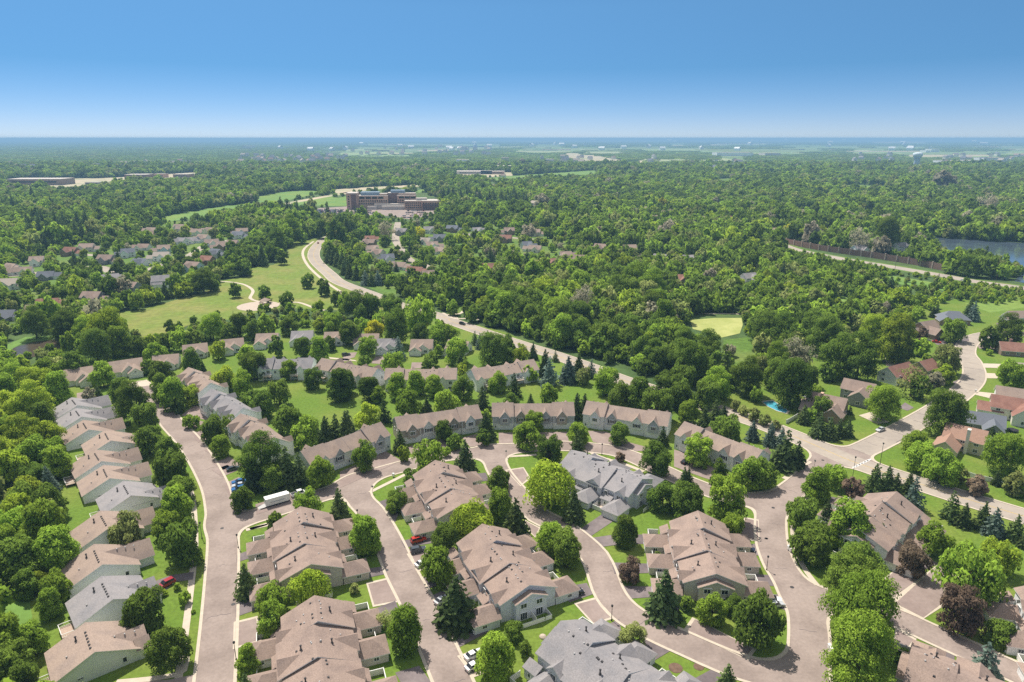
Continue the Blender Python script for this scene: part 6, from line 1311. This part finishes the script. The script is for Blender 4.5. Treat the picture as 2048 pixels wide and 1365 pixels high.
B = MB(); B.box((0,0,1.5),(2.1,2.1,0.15)); B.build('platform','deck_wood',s); B = MB(); B.face([(1,-.4,1.5),(4,-.4,.2),(4,.4,.2),(1,.4,1.5)]); B.face([(1,-.4,1.4),(1,.4,1.4),(4,.4,.1),(4,-.4,.1)]); B.build('slide','paint_steel',s); B = MB(); B.box((0,0,3.5),(2.6,2.6,0.9),taper=0.1); B.build('roof','brown_siding',s)
# rock and bed on the middle lawn
g = at('f',543,1082); o = MB(); o.lathe([(0.9,0),(0.85,0.35),(0.5,0.65),(0.15,0.72)],n=9); tag(link('boulder', o.mesh('boulder',['sand']), None, (g[0],g[1],0)),'rounded tan boulder on the lawn left of the grey roof at the bottom','boulder')
for c, x, y, rr_ in (('f',1320,1262,1.6),('f',1455,1255,1.2),('t',1240,1290,1.0)): g = at(c,x,y); B = MB(); B.lathe([(rr_,0.05),(rr_*.8,0.09)],(g[0],g[1],0),12); tag(B.build('planting_bed','mulch'),kind='structure')

# ------------------------------------------------------------------ noise wall along the highway
W0 = smooth([at('j',*p) for p in ((545,700),(700,735),(900,772),(1150,808),(1300,832),(1440,856),(1640,898))], 11.0)
r = empty('noise_barrier',(W0[0][0],W0[0][1],0),0,'long dark brown noise wall with pale posts between the highway and the lake','wall'); ox, oy = W0[0]; PM = None
for (x0,y0),(x1,y1) in zip(W0, W0[1:]):
    L = math.hypot(x1-x0,y1-y0); a = math.atan2(y1-y0,x1-x0); B = MB(); B.box((0,0,2.9),(L-0.5,0.3,5.8)); o = B.build('panel','barrier_panel',r); o.location = ((x0+x1)/2-ox,(y0+y1)/2-oy,0); o.rotation_euler = (0,0,a)
    if PM is None: B = MB(); B.box((0,0,3.2),(0.9,0.9,6.4)); B.box((0,0,6.45),(1.05,1.05,0.15)); PM = B.mesh('post',['barrier_post'])
    link('post', PM, r, (x0-ox,y0-oy,0), a)
W1 = [at('j',*p) for p in ((-200,540),(-120,552),(-40,560),(40,575))]
W1 = [at('i',*p) for p in ((1240,545),(1330,552),(1420,562),(1500,572),(1560,580))]; W1 = smooth(W1, 16)
r = empty('noise_barrier',(W1[0][0],W1[0][1],0),0,'far stretch of brown noise wall showing between treetops right of the hospital','wall'); ox, oy = W1[0]
for (x0,y0),(x1,y1) in zip(W1, W1[1:]):
    L = math.hypot(x1-x0,y1-y0); a = math.atan2(y1-y0,x1-x0); B = MB(); B.box((0,0,6.0),(L-0.5,0.3,12)); o = B.build('panel','barrier_panel',r); o.location = ((x0+x1)/2-ox,(y0+y1)/2-oy,0); o.rotation_euler = (0,0,a)
    B = MB(); B.box((0,0,6.3),(1.2,1.2,12.6)); o = B.build('post','barrier_post',r); o.location = (x0-ox,y0-oy,0); o.rotation_euler = (0,0,a)

# ------------------------------------------------------------------ brick hospital
def upt(x, y, z=0): return at('u', x, y, z)
hc = upt(800, 545); ha = R(4)
r = empty('hospital',(hc[0],hc[1],0),ha,'large brown brick hospital with blue-grey roof blocks and a lower right wing','hospital')
WM = MB(); RM = MB(); PMb = MB()
SC = 1180/1365/7.877*1.0
def blk(x0, x1, y0, dep, z1, m='brick', roof='flat_roof', ang=0.0):
    """x in crop pixels from the origin column, y0 = front setback in metres"""
    xa, xb = (x0-800)*SC, (x1-800)*SC; cx, cy = (xa+xb)/2, y0+dep/2; B = MB(); B.box((cx,cy,z1/2),(xb-xa,dep,z1),R(ang)); B.build('wing', m, r)
    B = MB(); B.box((cx,cy,z1+0.25),(xb-xa+0.6,dep+0.6,0.5),R(ang)); B.build('roof', roof, r); return cx, cy
BL = [(440,600,0,30,26),(602,1060,6,24,22.5),(1062,1210,12,22,27),(1212,1480,4,22,25.5)]
blk(440,600,0,30,26.5); blk(598,1062,7,26,21.5); blk(1056,1216,14,20,25.5,'dark_brick'); blk(1205,1485,6,24,22.0)
blk(512,590,-0.5,2,25,'dark_brick'); blk(640,920,14,17,26.8,'hospital_metal','hospital_metal'); blk(930,1045,12,14,24.5); blk(1100,1310,17,15,29.5,'hospital_metal','hospital_metal'); blk(1225,1480,12,14,25.0,'brick')
blk(1330,1602,-14,30,14.5); blk(1596,1870,-22,34,15.0,'brick'); blk(1500,1660,-6,12,18.0,'flat_roof'); blk(1600,1868,-22.4,1.0,10,'dark_brick','dark_brick')
blk(860,1340,-2,9,8.5,'flat_roof'); blk(760,900,-6,8,5.0,'flat_roof'); blk(980,1400,-10,8,5.5,'flat_roof')
B = MB(); B.box((0,0,0),(2.2,0.25,2.2)); wm = B.mesh('window',['window_glass']); B = MB(); B.box((0,0,0),(8.6,0.3,3.2)); wb = B.mesh('window_band',['window_glass'])
for row_, z in ((0,9.0),(1,13.2)):
    for k in range(13): link('window', wm, r, ((628+k*34-800)*SC, 6.9, z))
    for k in range(8): link('window', wm, r, ((1222+k*33-800)*SC, 5.9, z+1.0))
for k in range(4): link('window_band', wb, r, ((668+k*96-800)*SC, 6.85, 18.4))
for k in range(3): link('window_band', wb, r, ((1272+k*88-800)*SC, 5.85, 18.8))
for z in (4.0,7.6,11.2):
    for k in range(8): link('window', wm, r, ((1352+k*31-800)*SC, -14.1, z))
    for k in range(7): link('window', wm, r, ((1622+k*36-800)*SC, -22.5 if z < 10 else -22.1, z))
for z in (5,9,13,17,21): link('window', wm, r, ((475-800)*SC, -0.1, z))

# ------------------------------------------------------------------ water towers
def tower(c, x, y, h, rad, label):
    g = at(c, x, y); r = empty('water_tower',(g[0],g[1],0),0,label,'water tower','water towers'); k = rad
    B = MB(); B.lathe([(k*.74,0),(k*.62,h*.25),(k*.57,h*.5),(k*.62,h*.62),(k*.86,h*.74)],n=32); B.build('shaft','tower_paint',r,True)
    B = MB(); B.lathe([(k*.86,h*.74),(k*.98,h*.79),(k,h*.82),(k,h*.93),(k*.9,h*.965),(k*.5,h*.99),(0.3,h)],n=32); B.build('tank','tower_cap_paint',r,True); B = MB(); B.lathe([(0.5,h-.1),(0.5,h+1.2),(0.1,h+1.6)],n=8); B.build('vent','tower_cap_paint',r)
tower('n',1831,338,62,17.5,'pale blue water tower rising from the woods at right'); tower('n',1131,289.5,70,14,'tiny white water tower on the horizon near the centre')

# ------------------------------------------------------------------ far buildings
def shed_building(x, y, wpx, hm, dep, m, roof, label, ang=0, group='far low buildings', nm='flat_roofed_building'):
    g = at('n', x, y); dist = math.hypot(g[1], CAM_H); wd = wpx*dist/FPX; r = empty(nm,(g[0],g[1],0),R(ang),label,'building',group); B = MB(); B.box((0,dep/2,hm/2),(wd,dep,hm)); B.build('wall',m,r); B = MB(); B.box((0,dep/2,hm+0.2),(wd+0.8,dep+0.8,0.6)); B.build('roof',roof,r)
    if dist < 3200:
        B = MB(); B.box((0,0,0),(wd*0.8,0.4,hm*0.25)); o = B.build('window_band','window_glass',r); o.location = (0,-0.05,hm*0.55)
FBL = [(70,371,104,15,60,'brown_siding','flat_roof','long brown low school building at the far left edge',3),(272,360,42,14,50,'dark_brick','flat_roof','dark brown school building behind the dirt lot, middle of three',3),(318,356,20,11,30,'brick','pale_shingle','small pale-topped building right of the dark school block',0),
 (362,356,30,10,40,'brown_siding','flat_roof','low brown building at the right of the dirt lots',0),(184,371,26,7,20,'dark_grey_siding','flat_roof','small grey shed in front of the dirt lot',0),(1005,343,40,18,60,'brick','flat_roof','tan brick school right of the hospital, taller block',0),(948,349,70,9,60,'beige_siding','flat_roof','long low pale school wing right of the hospital',0),
 (985,349,46,9,40,'brick','flat_roof','low brick wing in front of the tan school',0),(925,326,24,14,60,'white_siding','pale_shingle','white building in the woods above the tan school, left one',0),(1010,322,14,16,60,'cream_siding','pale_shingle','cream building above the tan school, right one',0),(1100,325,16,14,60,'beige_siding','pale_shingle','beige building left of the dirt road cut',0),
 (1470,313,70,24,120,'white_siding','pale_shingle','very long white warehouse left of the far tower',0),(1545,313,30,20,120,'beige_siding','pale_shingle','shorter beige warehouse right of the white one',0),(1870,305,16,26,90,'white_siding','trim_white','white farm building just above the water tower, right one',0),(1856,306,9,18,90,'white_siding','trim_white','small white farm shed above the water tower',0),
 (1905,329,38,16,80,'white_siding','pale_shingle','pale building right of the water tower',0),(1990,325,46,22,80,'white_siding','pale_shingle','white apartment building at the far right',0),(1945,328,30,14,80,'beige_siding','flat_roof','beige building between two pale ones at far right',0),(1500,282,22,70,300,'white_siding','trim_white','white speck of a farm on the horizon, right',0),
 (1366,285,26,60,300,'white_siding','trim_white','white farm roofs on the horizon at right of centre',0),(1080,289,34,40,200,'white_siding','trim_white','long white barn left of the tiny tower',0),(1190,283,14,60,300,'beige_siding','trim_white','pale farm on the horizon right of the tiny tower',0),(495,297,20,30,100,'beige_siding','pale_shingle','pale roof by a field in the hazy left hills',0)]
for b_ in FBL: shed_building(*b_[:8], ang=b_[8])
sr = random.Random(21); gm = {}
for nm_, rf in (('grey', 'slate_shingle'), ('tan', 'pale_shingle'), ('blue-grey', 'grey_shingle'), ('brown', 'brown_shingle')):
    B = MB(); B.box((0,0,5),(22,16,10),m=1); B.face([(-12,-9,9.5),(12,-9,9.5),(12,0,16),(-12,0,16)]); B.face([(12,9,9.5),(-12,9,9.5),(-12,0,16),(12,0,16)]); B.face([(-11,8,10),(-11,-8,10),(-11,0,15.8)],1); B.face([(11,-8,10),(11,8,10),(11,0,15.8)],1); gm[nm_] = B.mesh('far_house', [rf, 'beige_siding'])
for x0, x1, y0, y1, n_ in ((470,700,314,330,46),(700,980,297,312,34),(0,220,330,345,16),(230,400,326,340,10),(1080,1240,318,330,10),(1300,1480,318,345,12),(1700,1790,310,330,8),(1880,2048,312,335,16)):
    for k in range(n_):
        x = sr.uniform(x0, x1); y = sr.uniform(y0, y1); g = at('n', x, y); nm_ = sr.choice(('grey', 'grey', 'blue-grey', 'tan', 'brown')); o = link('far_house', gm[nm_], None, (g[0], g[1], sr.uniform(1, 4)*g[1]/3000), sr.uniform(0, 3.14)); q = sr.uniform(0.9, 1.25) + max(0, g[1]-3500)/6000; o.scale = (q, q, q*1.1)
        tag(o, f'tiny {nm_}-roofed house among the trees of the far suburb', 'house', f'{nm_} roofs of the far suburbs')

B = MB(); B.box((0,0,6),(30,18,12),m=1); B.face([(-16,-10,11.5),(16,-10,11.5),(16,0,19),(-16,0,19)]); B.face([(16,10,11.5),(-16,10,11.5),(-16,0,19),(16,0,19)]); fmm = B.mesh('far_barn', ['trim_white', 'white_siding'])
for k in range(46):
    x = sr.uniform(560, 2040); y = sr.uniform(282.5, 303); g = at('n', x, y); o = link('far_barn', fmm, None, (g[0], g[1], 0), sr.uniform(0, 3.14)); q = 0.9 + g[1]/7000; o.scale = (q, q, q); tag(o, 'tiny white farm building among fields near the horizon', 'farm building', 'white farm buildings near the horizon')

for X_, Y_, a_, nm_ in FARH:
    o = link('far_house', gm[nm_], None, (X_, Y_, 0), a_); o.scale = (0.62, 0.62, 0.6); tag(o, f'small {nm_}-roofed house showing between treetops of the right-hand woods', 'house', f'{nm_} roofs in the right-hand woods')

# ------------------------------------------------------------------ air
B = MB(); B.box((0, 22500-300, 60), (90500, 45800, 128)); 
hz = D.materials.new('haze'); hz.use_nodes = True; t = hz.node_tree; t.nodes.clear(); pv = t.nodes.new('ShaderNodeVolumePrincipled'); pv.inputs['Color'].default_value = (0.42, 0.72, 1.0, 1); pv.inputs['Density'].default_value = 1.2e-4
om = t.nodes.new('ShaderNodeOutputMaterial'); t.links.new(pv.outputs[0], om.inputs['Volume']); MATS['haze'] = hz
o = B.build('haze', 'haze'); tag(o, 'pale blue haze in the air', None, None, 'stuff')
